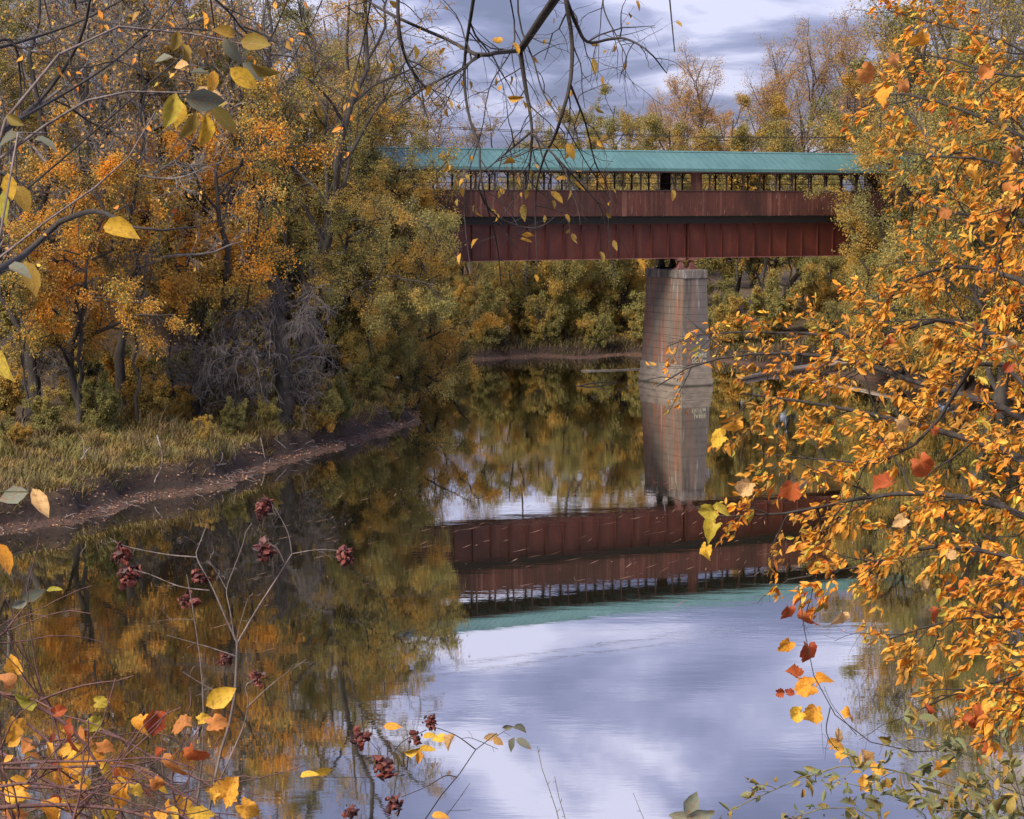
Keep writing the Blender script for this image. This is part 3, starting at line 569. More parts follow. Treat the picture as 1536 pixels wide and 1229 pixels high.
L_ = [  # kind, seed, leaf, px, depth, scale, rz, name, label
 ('bush', 1, 'l_willow', 622, 44.6, .8, .2, 'riverside_tree', 'bushy golden olive tree hanging over the water before the bridge end'),
 ('bush', 2, 'l_gold', 655, 50.2, .62, 1.9, 'riverside_tree', 'low golden bush at the water edge under the left end of the bridge'),
 ('bush', 1, 'l_olive', 560, 43.2, .62, 2.6, 'riverside_tree', 'low olive bush on the bank right behind the brush pile'),
 ('bush', 2, 'l_willow', 548, 46.5, 1.12, 4.6, 'riverside_tree', 'golden leafy tree covering the left end of the roof'),
 ('gold', 4, 'l_gold', 545, 46, 1.1, 1.3, 'maple_tree', 'gold crowned tree touching the left end of the teal roof'),
 ('gold', 3, None, 330, 37.6, .98, .4, 'maple_tree', 'bright orange tree in the middle of the left bank'),
 ('gold', 4, None, 120, 34.5, .84, 2.2, 'maple_tree', 'bright orange tree nearest the left edge above the grassy bank'),
 ('gold', 3, 'l_gold', 445, 44, 1.05, 3.6, 'maple_tree', 'dull gold tree behind the leaning forked trunk'),
 ('gold', 4, 'l_olive', 235, 43, 1.02, 4.9, 'maple_tree', 'orange tree standing back between the two brighter orange trees'),
 ('bare', 5, None, 50, 35.5, 1.2, .3, 'bare_tree', 'grey nearly leafless tree at the far left'),
 ('bare', 6, None, 185, 36.2, 1.15, 2.1, 'bare_tree', 'grey twiggy tree rising behind the orange maples'),
 ('bare', 5, None, 300, 48, 1.2, 3.9, 'bare_tree', 'grey bare tree deep in the wood behind the orange tree'),
 ('bare', 6, None, 120, 42, 1.35, 4.2, 'bare_tree', 'grey bare tree in the upper left between the gold crowns'),
 ('bare', 5, None, 410, 43, 1.3, 1.2, 'bare_tree', 'grey bare tree behind the gap left of the forked trunk'),
 ('bare', 6, None, 500, 46, 1.3, .2, 'bare_tree', 'grey bare tree inside the forked tree crown'),
 ('tall', 7, 'l_gold', 400, 50, 1.05, .9, 'tall_tree', 'tall gold brown tree above the leaning trunk'),
 ('tall', 8, 'l_gold', 575, 54, 1.0, 1.7, 'tall_tree', 'tall thin gold tree rising above the left end of the roof'),
 ('tall', 7, 'l_gold', 130, 52, 1.1, 3.1, 'tall_tree', 'tall brownish gold tree in the upper left wood'),
 ('tall', 8, 'l_brown', 265, 56, 1.1, 4.4, 'tall_tree', 'tall brown tree in the back of the left wood'),
 ('tall', 7, 'l_olive', -30, 48, 1.1, 5.0, 'tall_tree', 'tall olive tree cut by the left edge'),
 ('tall', 8, 'l_brown', 505, 64, .95, 5.6, 'tall_tree', 'tall thin brown tree behind the forked tree crown'),
 ('gold', 3, 'l_gold', 10, 40, 1.0, 5.4, 'maple_tree', 'gold tree behind the leftmost orange tree'),
 ('bush', 2, 'l_olive', 380, 50, 1.1, 1.0, 'riverside_tree', 'dark olive bushy tree deep in the left wood'),
 ('bush', 2, 'l_olive', 240, 60, 1.2, 4.0, 'riverside_tree', 'olive bushy tree closing the back of the left wood'),
 ('bush', 1, 'l_olive', 90, 60, 1.2, 4.4, 'riverside_tree', 'olive bushy tree behind the grey bare tree'),
 ('bush', 1, 'l_willow', 500, 60, 1.1, 3.4, 'riverside_tree', 'golden bushy tree behind the leaning trunk near the bridge'),
]
for kind, sd_, lf, px, dep, sc, rz, nm, lab in L_:
    place(pr(kind, sd_, lf), nm, lab, 'tree', Xp(px, dep), dep, rz, sc*(1.3 if kind in ('gold', 'bush') else 1.18), lb)
sap = ['beside the left edge', 'with a kink left of the bleached root', 'in front of the orange maples', 'above the dark cut bank', 'left of the grey tangle', 'deep in shade behind the grass', 'behind the grey tangle', 'right of the grey tangle', 'between the maples and the bare tree']
for k, (px, dep) in enumerate([(30, 33), (135, 36), (205, 34.5), (265, 37), (295, 38.5), (80, 41), (375, 42), (480, 42.5), (330, 41)]):
    place(pr('sapling', 20+k % 3, 'l_gold', None), 'sapling', 'slender young tree '+sap[k], 'sapling', Xp(px, dep), dep, k*1.3, .8+.09*(k % 4), 'saplings on the left bank')
# thick snag wrapped in hanging grey vines
base = np.array([Xp(424, 37.2), 37.2*KD, 1.4])
T = build_tree(31, [(rel([base, P(428, 560, 37.2), P(418, 480, 37.2), P(412, 405, 37.3)], base), .42, .3), (rel([P(418, 500, 37.2), P(372, 455, 36.9), P(335, 470, 36.4)], base), .1, .03), (rel([P(415, 470, 37.2), P(450, 440, 37.0), P(470, 470, 36.4)], base), .1, .03), (rel([P(420, 520, 37.2), P(370, 520, 36.4), P(300, 530, 36.0)], base), .09, .03)],
               dict(k=22, L=.55, tr=(.35, 1), trop=-.16, wig=.2, ang=(40, 90)), dict(k=7, L=.6, trop=-.2, wig=.22), dict(k=4, L=.6, trop=-.22), dict(k=0, tw=.0085))
tree_meshes(T, 'snag', 'bark', 'brush', None); place(T, 'vine_draped_snag', 'thick dark snag hung with tangled bare grey vines', 'dead tree', base[0], base[1]/KD, group=None)
shl = [(20, 31.5, 'by the grass at the far left'), (70, 33, 'with its neighbour above the bleached stick'), (150, 34, 'under the nearest orange tree'), (215, 35, 'above the dark cut bank'), (268, 36, 'just left of the muddy notch'), (318, 37.5, 'right of the muddy notch'), (350, 40, 'left of the snag foot'), (462, 38.8, 'right of the snag foot'), (500, 40.2, 'behind the brush pile'), (110, 36, 'in the shade between the left trunks'), (300, 39, 'under the orange maple'), (250, 38.5, 'in the shade of the saplings'), (400, 41.5, 'behind the snag'), (40, 37, 'behind the left grass'), (180, 39, 'deep under the bare trees'), (370, 43, 'deep under the gold trees'), (525, 42, 'under the forked tree'), (555, 41.2, 'at the very tip of the left bank'), (485, 37.6, 'on the slope left of the brush pile'), (60, 39.5, 'before the leftmost trunk gap'), (130, 38, 'filling the gap between the two left trunks'), (195, 36.8, 'left of the bare grey brush'), (160, 41.5, 'deep between the left trunks'), (90, 42.5, 'far back behind the leftmost maple'), (5, 34.5, 'cut by the left edge above the grass'), (305, 33.9, 'overhanging the mud above the long pale stick'), (352, 35.3, 'at the lip of the bank below the snag'), (405, 36.3, 'at the water below the snag foot'), (448, 37.3, 'leaning over the shore right of the snag'), (512, 38.7, 'just left of the brush pile at the water'), (590, 41.3, 'hanging over the water beyond the brush pile')]
for k, (px, dep, where) in enumerate(shl):
    place(pr('shrub', 41+k % 3, ['l_olive', 'l_gold', 'l_green'][k % 3]), 'understory_shrub', ['olive', 'gold tinged', 'dark green'][k % 3]+' shrub '+where, 'shrub', Xp(px, dep), dep, k*.9, (.52+.13*(k % 4))*(1.7 if 18 < k < 25 else .62 if k > 24 else 1), 'shrubs on the left bank')
for k, (px, dep, where) in enumerate([(365, 36.6, 'left of the snag'), (452, 37.4, 'right of the snag'), (300, 36.2, 'behind the cut bank'), (120, 38, 'behind the grassy bank'), (310, 40, 'under the orange maple'), (50, 36, 'at the far left'), (200, 41, 'deep in the left wood')]):
    place(pr('brush', 51+k % 2), 'bare_brush', 'tangle of bare grey twigs '+where, 'brush', Xp(px, dep), dep, k*1.1, 1.0+.15*(k % 3), 'bare brush on the left bank')

# ------------------------------------------------------------------ trees beyond the bridge and on the right bank
fb = 'trees behind the bridge'
R_ = [
 ('bush', 1, 'l_willow', 715, 61.3, .72, .5, 'golden bush at the muddy far bank left of the pier'),
 ('bush', 2, 'l_olive', 785, 62.4, 1.35, 1.4, 'olive bushy tree on the far bank left of the pier'),
 ('bush', 1, 'l_olive', 860, 62.6, 1.45, 2.4, 'drooping olive tree above the grassy far bank'),
 ('bush', 2, 'l_willow', 935, 63, 1.5, 3.3, 'gold tinged bushy tree just left of the pier'),
 ('bush', 1, 'l_olive', 1010, 67, 1.6, 4.2, 'olive tree directly behind the pier'),
 ('gold', 4, 'l_olive', 1100, 68, 1.45, 5.1, 'olive crowned tree with a bare trunk right of the pier'),
 ('gold', 3, 'l_gold', 1180, 67, 1.5, .3, 'gold crowned tree with crooked limbs under the bridge at right'),
 ('bush', 2, 'l_olive', 1240, 64, 1.1, 1.1, 'round olive bush on the far bank right of the trunks'),
 ('bush', 1, 'l_olive', 1300, 66, 1.6, 2.0, 'olive bushy tree behind the right end of the bridge'),
 ('gold', 4, 'l_gold', 925, 92, 1.72, 2.9, 'rounded pale gold tree top showing above the middle of the roof'),
 ('gold', 3, 'l_olive', 868, 90, 1.55, 2.0, 'low olive gold tree top just left of the rounded gold one'),
 ('tall', 8, 'l_brown', 1050, 84, 1.24, 3.8, 'tall gold brown tree above the roof right of the pier'),
 ('gold', 3, 'l_brown', 1085, 90, 1.55, 1.8, 'brownish round crown beside the tall gold brown tree above the roof'),
 ('tall', 7, 'l_brown', 1150, 88, 1.32, 4.7, 'tall thin grey limbed tree with few leaves above the roof'),
 ('tall', 8, 'l_brown', 1212, 86, 1.46, 5.6, 'tallest russet tree above the roof'),
 ('tall', 7, 'l_brown', 1275, 84, 1.36, .8, 'russet tree above the roof next to the right hand foliage'),
 ('tall', 8, 'l_gold', 1370, 80, 1.4, 1.6, 'tall gold tree behind the right hand foliage'),
 ('gold', 4, 'l_brown', 1340, 84, 2.0, 3.6, 'wide gold tree above the right end of the roof'),
 ('tall', 8, 'l_brown', 1000, 100, 1.12, 1.6, 'brown tree far behind the middle of the roof'),
 ('bare', 6, None, 680, 78, 1.25, 2.4, 'thin reddish bare tree above the left part of the roof'),
 ('bare', 5, None, 745, 84, 1.2, 3.3, 'lower bare tree above the left part of the roof'),
 ('bare', 6, None, 620, 72, 1.35, 5.0, 'bare tree next to the left end of the roof'),
 ('bare', 5, None, 805, 90, 1.18, .9, 'bare tree just above the roof left of the olive tops'),
 ('bush', 1, 'l_olive', 820, 80, 1.4, 5.0, 'olive tree in the second row left of the pier'),
 ('bush', 2, 'l_olive', 1000, 82, 1.5, 5.9, 'olive tree in the second row behind the pier'),
 ('bush', 1, 'l_olive', 1130, 84, 1.5, .6, 'olive tree closing the view behind the dark trunks'),
 ('bush', 2, 'l_gold', 1250, 82, 1.55, 1.5, 'gold olive tree in the second row at right'),
 ('bush', 1, 'l_olive', 700, 74, .9, 2.2, 'low olive tree in the second row behind the left span'),
 ('bush', 2, 'l_olive', 620, 70, .95, 3.1, 'low olive tree beyond the left abutment'),
 ('bush', 2, 'l_olive', 1060, 96, 1.4, 3.1, 'dark olive tree deep behind the bridge at right'),
 ('bush', 1, 'l_gold', 940, 98, 1.4, 4.1, 'gold olive tree deep behind the middle of the bridge'),
 ('bush', 2, 'l_olive', 760, 98, 1.2, .1, 'olive tree deep behind the left span'),
]
for kind, sd_, lf, px, dep, sc, rz, lab in R_:
    place(pr(kind, sd_, lf), {'bush': 'bushy_tree', 'gold': 'woodland_tree', 'tall': 'tall_tree', 'bare': 'bare_tree'}[kind], lab, 'tree', Xp(px, dep), dep, rz, sc, fb)
rb = 'trees on the right bank'
for kind, sd_, lf, x, y, sc, rz, lab in [
 ('bush', 2, 'l_olive', Xp(1345, 51), 51, .98, .9, 'dense olive tree hiding the right end of the bridge'),
 ('gold', 3, 'l_willow', Xp(1372, 51.5), 51.5, .95, 4.4, 'golden crown rising over the right end of the teal roof'),
 ('bush', 1, 'l_willow', Xp(1322, 53.5), 53.5, .72, 2.0, 'lower golden tree before the right end of the siding'),
 ('bush', 1, 'l_gold', Xp(1440, 48.5), 48.5, 1.1, 2.2, 'gold olive tree at the right bank behind the orange branches'),
 ('gold', 4, 'l_gold', Xp(1390, 53), 53, 1.25, 3.0, 'big gold tree on the right bank over the bridge end'),
 ('gold', 3, 'l_gold', Xp(1500, 47), 47, 1.2, 1.0, 'gold tree nearest the right edge on the far bank'),
 ('tall', 7, 'l_gold', Xp(1400, 56), 56, 1.02, 4.0, 'tall gold tree behind the right bank'),
 ('tall', 8, 'l_olive', Xp(1500, 53), 53, 1.0, 4.9, 'tall olive tree farthest right on the bank'),
 ('tall', 7, 'l_gold', Xp(1450, 50), 50, .95, 5.9, 'tall airy gold tree between the right bank crowns'),
 ('bush', 2, 'l_olive', Xp(1560, 47), 47, 1.1, 5.5, 'olive bushy tree at the right edge of the far bank')]:
    place(pr(kind, sd_, lf), {'bush': 'bushy_tree', 'gold': 'woodland_tree', 'tall': 'tall_tree'}[kind], lab, 'tree', x, y, rz, sc*1.45, rb)
for k, (x, y, where) in enumerate([(12.8, 62, 'behind the pier foot'), (15.5, 60, 'right of the pier foot'), (18.2, 59.5, 'in the meadow right of the pier'), (21.5, 58, 'at the sandy bar'), (16, 64, 'before the dark trunks'), (20.5, 63, 'in the brown meadow'), (24.5, 56.2, 'at the right end of the sandy bar'), (8, 63.5, 'left of the pier foot'), (4.5, 63, 'above the grassy far bank'), (.5, 63, 'at the far bank opposite the brush pile'), (-3.5, 62, 'at the muddy far bank'), (-7.5, 61.5, 'under the left span'), (6.3, 61.2, 'on the grass lip of the far bank'), (2.6, 61.6, 'over the dark undercut bank'), (-1.5, 60.6, 'beside the pale mud of the far bank'), (-5.4, 60.6, 'next to the golden bush of the far bank'), (9.8, 61.8, 'left of the pier shoulder'), (26.5, 55, 'behind the bleached fallen trunk')]):
    place(pr('shrub', 41+k % 3, ['l_olive', 'l_gold', 'l_olive'][k % 3]), 'riverbank_shrub', ['olive', 'golden', 'dull green'][k % 3]+' low shrub '+where, 'shrub', x, y-.7*(k in (7, 8, 9, 10, 12, 13, 14, 15, 16)), k*.8, 1.0+.22*(k % 3), 'shrubs on the far bank')
ORD = ['first','second','third','fourth','fifth','sixth','seventh','eighth','ninth','tenth','eleventh','twelfth','thirteenth','fourteenth','fifteenth','sixteenth','seventeenth','eighteenth']
for k, (px, dep) in enumerate([(690+48*i_+(i_ % 3)*9, 66.5+(i_*7 % 5)*1.4) for i_ in range(14)]):
    if 1068 < px < 1225: continue
    place(pr('bush', 1+k % 2, ['l_olive', 'l_willow', 'l_olive'][k % 3]), 'bushy_tree', ORD[k]+' low tree from the left in the row filling the wood under the bridge', 'tree', Xp(px, dep), dep, k*1.7, .85+.12*(k % 4), 'wood behind the bridge')
for k, (px, dep) in enumerate([(-30+42*i_+(i_*5 % 3)*10, 44.5+(i_*7 % 5)*1.6) for i_ in range(15)]):
    place(pr('bush', 1+k % 2, ['l_olive', 'l_gold', 'l_willow'][k % 3]), 'bushy_tree', ORD[k]+' low tree from the left in the back row of the left wood', 'tree', Xp(px, dep), dep, k*1.9, .72+.12*(k % 3), 'wood on the left bank')
for k, (px, dep) in enumerate([(-20+60*i_+(i_*5 % 3)*14, 58+(i_*7 % 5)*2.2) for i_ in range(10)]):
    place(pr('bush' if k % 3 == 1 else 'tall', 2-k % 2 if k % 3 == 1 else 7, ['l_gold', 'l_olive', 'l_brown'][k % 3]), 'tall_tree', ORD[k]+' high crown from the left closing the sky behind the left wood', 'tree', Xp(px, dep), dep, k*2.3, (1.6 if k % 3 == 1 else 1.3)+.12*(k % 2)-.25*(k > 8), 'high back row of the left wood')
for k, (px, dep) in enumerate([(1088, 67), (1112, 65.5), (1136, 68), (1152, 66), (1178, 65), (1204, 67.5)]):
    place(pr('sapling', 20+k % 3, 'l_olive'), 'dark_trunked_tree', ORD[k]+' dark trunk right of the pier under the bridge', 'tree', Xp(px, dep), dep, k*1.1, 1.25+.1*(k % 2), 'dark trunks under the bridge')
# far wood closing the horizon: reads as one mass
fw = []; rg = np.random.default_rng(77); c0 = PR[('bush', 1, 'l_olive', None)].crown; c1 = PR[('tall', 8, 'l_brown', None)].crown
for k in range(34):
    a = -30+60*k/33+rg.uniform(-1.5, 1.5); dist = rg.uniform(270, 360); x, y = dist*math.sin(math.radians(a)), dist*math.cos(math.radians(a))
    V, Fc = (c0 if k % 3 else c1); sub = rg.uniform(size=len(Fc)) < .08; th = rg.uniform(0, 6.28); s = rg.uniform(1.0, 1.25)*(1.25 if k % 3 else .62)
    Vs = V[Fc[sub]].reshape(-1, 3); cen = Vs.reshape(-1, 4, 3).mean(1).repeat(4, 0); Vs = cen+(Vs-cen)*3.0
    R2 = np.array([[math.cos(th), -math.sin(th), 0], [math.sin(th), math.cos(th), 0], [0, 0, 1]]); Vs = Vs@R2.T*s+np.array([x, y, gz(x, y)]); fw.append((Vs, np.arange(len(Vs)).reshape(-1, 4)))
V, Fc = join(fw); o = link('distant_wood', mesh_np('distant_wood', V, [Fc], M['l_olive']), kind='stuff'); o['label'] = 'distant olive wood closing the view beyond the river'; o['category'] = 'wood'

# wires
for z, off in ((16.02, -.8), (16.02, .8)):
    q0, q1 = ends[0], ends[1]; u = np.linspace(0, 1, 40); xy = q0[None]+(q1-q0)[None]*u[:, None]+by_[None]*off
    zz_ = z-1.15*(1-(2*u-1)**2); V, Fc = tubes(np.column_stack([xy, zz_])[None], np.full((1, 40), .017), 5)
    tag(link('overhead_wire', mesh_np('overhead_wire', V, [Fc], M['dark'], True)), 'thin dark wire strung '+('nearest the camera' if off < 0 else 'close to the roof')+' above the bridge roof', 'wire', 'overhead wires')

# ------------------------------------------------------------------ ground cover of the banks
rg = np.random.default_rng(9)
def scatter(n, x0, x1, y0, y1, d0, d1):
    x, y = rg.uniform(x0, x1, n), rg.uniform(y0, y1, n)*KD; d = shore_dist(x, y); k = (d > d0) & (d < d1); x, y = x[k], y[k]
    z = height(x, y); return np.column_stack([x, y, z])
def blades(p, h, w, lean=.5):
    n = len(p); a = rg.uniform(0, 6.28, n); dr = np.column_stack([np.cos(a), np.sin(a), np.zeros(n)]); sd2 = np.column_stack([-np.sin(a), np.cos(a), np.zeros(n)])
    h = h*rg.uniform(.5, 1.4, (n, 1)); up = np.array([0, 0, 1]); m_ = p+up*h*.6+dr*h*lean*.35; tp = p+up*h*.9+dr*h*lean
    V = np.stack([p-sd2*w, p+sd2*w, m_+sd2*w*.8, m_-sd2*w*.8, tp], 1).reshape(-1, 3); i = (np.arange(n)*5)[:, None]
    return V, i+np.array([[0, 1, 2, 3]]), i+np.array([[3, 2, 4]])
pts = scatter(230000, -26, -3, 23, 48, 1.0, 9.5); pts = pts[rg.uniform(size=len(pts)) < np.clip(.75+.6*wob(pts[:, 0], pts[:, 1], .8, 3.), .1, 1)]
cl = pts[::14]; cl = np.repeat(cl[rg.uniform(size=len(cl)) < .04], 40, 0); cl = cl+rg.normal(size=cl.shape)*np.array([.14, .14, 0]); V, Q, T3 = blades(cl, .8*np.clip(1+.5*wob(cl[:, 0], cl[:, 1], 2.3, 1.), .4, 1.6)[:, None], .012, .9)
o = link('tall_weeds', mesh_np('tall_weeds', V, [Q, T3], M['grass_dull']), kind='stuff'); tag(o, 'taller brown weeds standing in tufts on the left bank', 'weeds')
V, Q, T3 = blades(pts*np.array([1, 1, 1]), 0.3*np.clip(1+.7*wob(pts[:, 0], pts[:, 1], 1.7, 5.), .35, 1.8)[:, None], .012, 1.3); o = link('bank_grass', mesh_np('bank_grass', V, [Q, T3], M['grass']), kind='stuff'); tag(o, 'long yellowing grass covering the left river bank', 'grass')
pts = scatter(110000, -14, 34, 53, 70, .7, 9); V, Q, T3 = blades(pts, .42, .02, .9); o = link('meadow_grass', mesh_np('meadow_grass', V, [Q, T3], M['grass_dull']), kind='stuff'); tag(o, 'dull dry grass on the far bank beyond the bridge', 'grass')
pts = scatter(60000, -26, 0, 2, 14, .4, 12); pts2 = scatter(40000, 0, 16, 2, 18, .4, 12); pts = np.vstack([pts, pts2])[::2]; V, Q, T3 = blades(pts, .32, .008, .6); o = link('slope_grass', mesh_np('slope_grass', V, [Q, T3], M['grass']), kind='stuff'); tag(o, 'rough grass on the steep near slope below the camera', 'grass')
pts = np.vstack([scatter(70000, -26, -3, 23, 46, .02, 1.5), scatter(24000, -26, -3, 23, 46, 1.4, 7), scatter(9000, -12, 34, 52, 66, .05, 3)])
V, Fc = kites(pts+np.array([0, 0, .02]), nrm(np.column_stack([rg.normal(size=(len(pts), 2)), np.zeros(len(pts))])), rg.uniform(.04, .13, len(pts)), .7, rg); o = link('fallen_leaves', mesh_np('fallen_leaves', V, [Fc], M['litter']), kind='stuff'); tag(o, 'fallen brown and pink leaves littering the muddy shore', 'leaves')
pts = scatter(16000, -26, -3, 24, 45, .02, 1.5); pts = pts[rg.uniform(size=len(pts)) < np.clip(.22+.9*wob(pts[:, 0], pts[:, 1], 1.9, 4.), .03, .8)]; aa = rg.uniform(0, 6.28, len(pts)); dd = np.column_stack([np.cos(aa), np.sin(aa), rg.uniform(-.05, .5, len(pts))])*rg.uniform(.12, .55, len(pts))[:, None]
V, Fc = tubes(np.stack([pts+[0, 0, .02], pts+dd*.5+rg.normal(size=pts.shape)*.02+[0, 0, .04], pts+dd+[0, 0, .03]], 1), np.tile([.02, .016, .008], (len(pts), 1))*rg.uniform(.5, 1.3, (len(pts), 1)), 4); o = link('shore_twigs', mesh_np('shore_twigs', V, [Fc], M['twig_gray'], True), kind='stuff'); tag(o, 'broken twigs washed up along the muddy left shore', 'twigs')
# floating bits on the river
x, y = rg.uniform(-8, 14, 420), np.where(rg.uniform(size=420) < .6, rg.uniform(24, 32, 420), rg.uniform(18, 56, 420))*KD; k = shore_dist(x, y) < -.4; p = np.column_stack([x, y, np.full(420, .004)])[k]; a = rg.normal(1.1, .2, len(p)); d = np.column_stack([np.cos(a), np.sin(a), np.zeros(len(p))]); s = np.column_stack([-np.sin(a), np.cos(a), np.zeros(len(p))])
Ls = rg.uniform(.1, 1.1, len(p))[:, None]; V = np.stack([p, p+d*Ls*.5+s*.012, p+d*Ls, p+d*Ls*.5-s*.012], 1).reshape(-1, 3)
o = link('floating_straw', mesh_np('floating_straw', V, [np.arange(len(V)).reshape(-1, 4)], M['litter']), kind='stuff'); tag(o, 'scattered straws and leaf bits drifting on the dark water', 'debris')

# driftwood, roots and the brush pile
def stick(name, label, cat, pts, r0, r1, mat='drift', group=None, seed=0, twigs=0):
    n = 12; Pt = smooth_path(pts, n)[None]; rgs = np.random.default_rng(seed); R = np.linspace(r0, r1, n)[None]*rgs.uniform(.85, 1.15, (1, n)); b0 = Pt[0, 0].copy()
    o = thing(name, label, cat, b0, group=group); V, Fc = tubes(Pt-b0, R, 7); link('stem', mesh_np('stem', V, [Fc], M[mat], True), o)
    if twigs:
        A, RA, LA = grow(Pt-b0, R, twigs, np.array([.5*np.linalg.norm(Pt[0, -1]-Pt[0, 0])]), 6, (30, 60), (.3, .95), .2, 0, .02, rgs)
        for a_, r_ in zip(A, RA): V, Fc = tubes(a_[None], r_[None], 5); link('side_branch', mesh_np('side_branch', V, [Fc], M[mat], True), o)
    return o
def gp(px, py, lift=.05):                  # where that ray meets the bank
    d = ray(px, py); y = np.linspace(12, 70, 1500)*KD; tt = y/d[1]; hz_ = CAMH+d[2]*tt; k = np.argmax(hz_ < np.maximum(height(d[0]*tt, y), 0)); q = np.array([0, 0, CAMH])+d*tt[k]; q[2] += lift; return q
stick('bleached_root', 'bleached crooked root reaching down the dark cut bank', 'root', [gp(236, 665, .3), gp(243, 690, .2), gp(240, 712, .1), gp(229, 727, .1), gp(228, 737, .05)], .035, .02, seed=1)
stick('driftwood_stick', 'pale stick lying in the grass of the left bank', 'stick', [gp(121, 698, .15), gp(130, 689, .3), gp(136, 685, .35)], .05, .03, seed=2, twigs=1)
stick('driftwood_stick', 'long pale stick lying along the muddy shore', 'stick', [gp(305, 706, .1), gp(335, 702, .15), gp(365, 697, .1)], .045, .025, seed=3, twigs=2)
stick('driftwood_stick', 'short upright stub in the mud by the notch', 'stick', [gp(322, 705, 0), gp(316, 695, .25), gp(311, 688, .4)], .06, .04, 'bark', seed=4)
stick('driftwood_stick', 'thin stick poking from the mud farther along the shore', 'stick', [gp(398, 692, 0), gp(394, 682, .3), gp(391, 674, .5)], .03, .02, seed=5)
stick('driftwood_stick', 'grey stick leaning on the bank left of the brush pile', 'stick', [gp(435, 682, .05), gp(425, 678, .25), gp(412, 672, .4)], .035, .02, seed=6)
stick('driftwood_log', 'pale stick floating flat left of the pier foot', 'log', [G(872, 557)+[0, 0, .03], G(920, 556)+[0, 0, .03], G(966, 554)+[0, 0, .03]], .05, .03, 'bark_gray', seed=7)
stick('driftwood_log', 'dark snagged branch breaking the water near the pier', 'log', [G(862, 580)+[0, 0, -.05], G(890, 578)+[0, 0, .12], G(925, 574)+[0, 0, .05]], .05, .03, 'bark', seed=8, twigs=3)
stick('driftwood_log', 'thick pale log stranded at the lower right corner', 'log', [G(1492, 1148)+[0, 0, .05], G(1525, 1163)+[0, 0, .12], G(1580, 1185)+[0, 0, .4]], .26, .34, 'bark_gray', seed=9)
stick('driftwood_log', 'bleached fallen trunk on the sandy bar right of the pier', 'log', [gp(1105, 572, .1), gp(1180, 560, .25), gp(1290, 548, .3), gp(1340, 552, .3)], .12, .16, seed=10)
bp_ = thing('brush_pile', 'dark pile of washed up branches at the tip of the left bank', 'brush', (G(545, 645)[0], G(545, 645)[1], 0))
for k in range(46):
    a = rg.uniform(0, 6.28); el = rg.uniform(.05, 1.2); L0 = rg.uniform(.6, 2.0); d = np.array([math.cos(a)*math.cos(el), math.sin(a)*math.cos(el), math.sin(el)]); p0 = np.array([rg.normal()*.6, rg.normal()*.35, -.1])
    V, Fc = tubes(smooth_path([p0, p0+d*L0*.5+rg.normal(size=3)*.08, p0+d*L0], 6)[None], np.linspace(.03, .008, 6)[None], 5); link('branch', mesh_np('branch', V, [Fc], M['bark' if k % 4 else 'drift'], True), bp_)

# ------------------------------------------------------------------ foreground plants
LEAFM = {}
def leaf_mesh(shape, v):
    if (shape, v) in LEAFM: return LEAFM[(shape, v)]
    rgl = np.random.default_rng(100+v)
    if shape == 'oval': V, Q, T3 = leaf_template(*[(.08, .15), (.25, .3), (.45, .15), (-.15, .4), (.15, .7)][v % 5], .05); fc = [Q, T3]
    else:                                  # lobed leaf: outline of radii round the leaf stalk, domed and crumpled
        n = 26; a = np.linspace(-math.pi, math.pi, n, endpoint=False); lob = .40+.05*np.cos(5*a*.5)**2+.07*np.maximum(np.cos(a), 0)+.025*np.cos(13*a)+rgl.normal(size=n)*.022
        lob *= 1-.55*np.exp(-((np.abs(a)-math.pi)/.35)**2); ring = np.column_stack([.42+lob*np.cos(a)*1.15, lob*np.sin(a), np.zeros(n)]); V = np.vstack([[[.3, 0, 0]], .3+(ring-[.3, 0, 0])*.55*[1, 1, 1]+[0, -.3, -.3], ring])
        V[1:n+1] = np.array([.3, 0, 0])+(ring-[.3, 0, 0])*.55
        V[:, 2] = .3*np.sin(V[:, 0]*6+v)*np.abs(V[:, 1])+[.15, .6, 1.1][v % 3]*np.abs(V[:, 1])-[.3, .9, 1.5][(v+1) % 3]*(V[:, 0]-.3)**2+.05*np.sin(V[:, 1]*21+v)+rgl.normal(size=len(V))*.018
        k = np.arange(n); k2 = (k+1) % n; fc = [np.column_stack([1+k, 1+k2, 1+n+k2, 1+n+k]), np.column_stack([0*k, 1+k2, 1+k])]
    me = mesh_np('leaf', V, fc, None, True); LEAFM[(shape, v)] = me; return me
def put_leaf(parent, p, d, y, z, L, wr, mat, shape='oval', v=0, name='leaf'):
    me = leaf_mesh(shape, v); key = (shape, v, mat)
    if key not in LEAFM: m2 = me.copy(); m2.materials.clear(); m2.materials.append(M[mat]); LEAFM[key] = m2
    o = link(name, LEAFM[key], parent)
    o.matrix_local = Matrix([[d[0]*L, y[0]*L*wr, z[0]*L, p[0]], [d[1]*L, y[1]*L*wr, z[1]*L, p[1]], [d[2]*L, y[2]*L*wr, z[2]*L, p[2]], [0, 0, 0, 1]]); return o
def px_path(pts): return [P(*q) if len(q) == 3 else np.array(q[:3]) for q in pts]
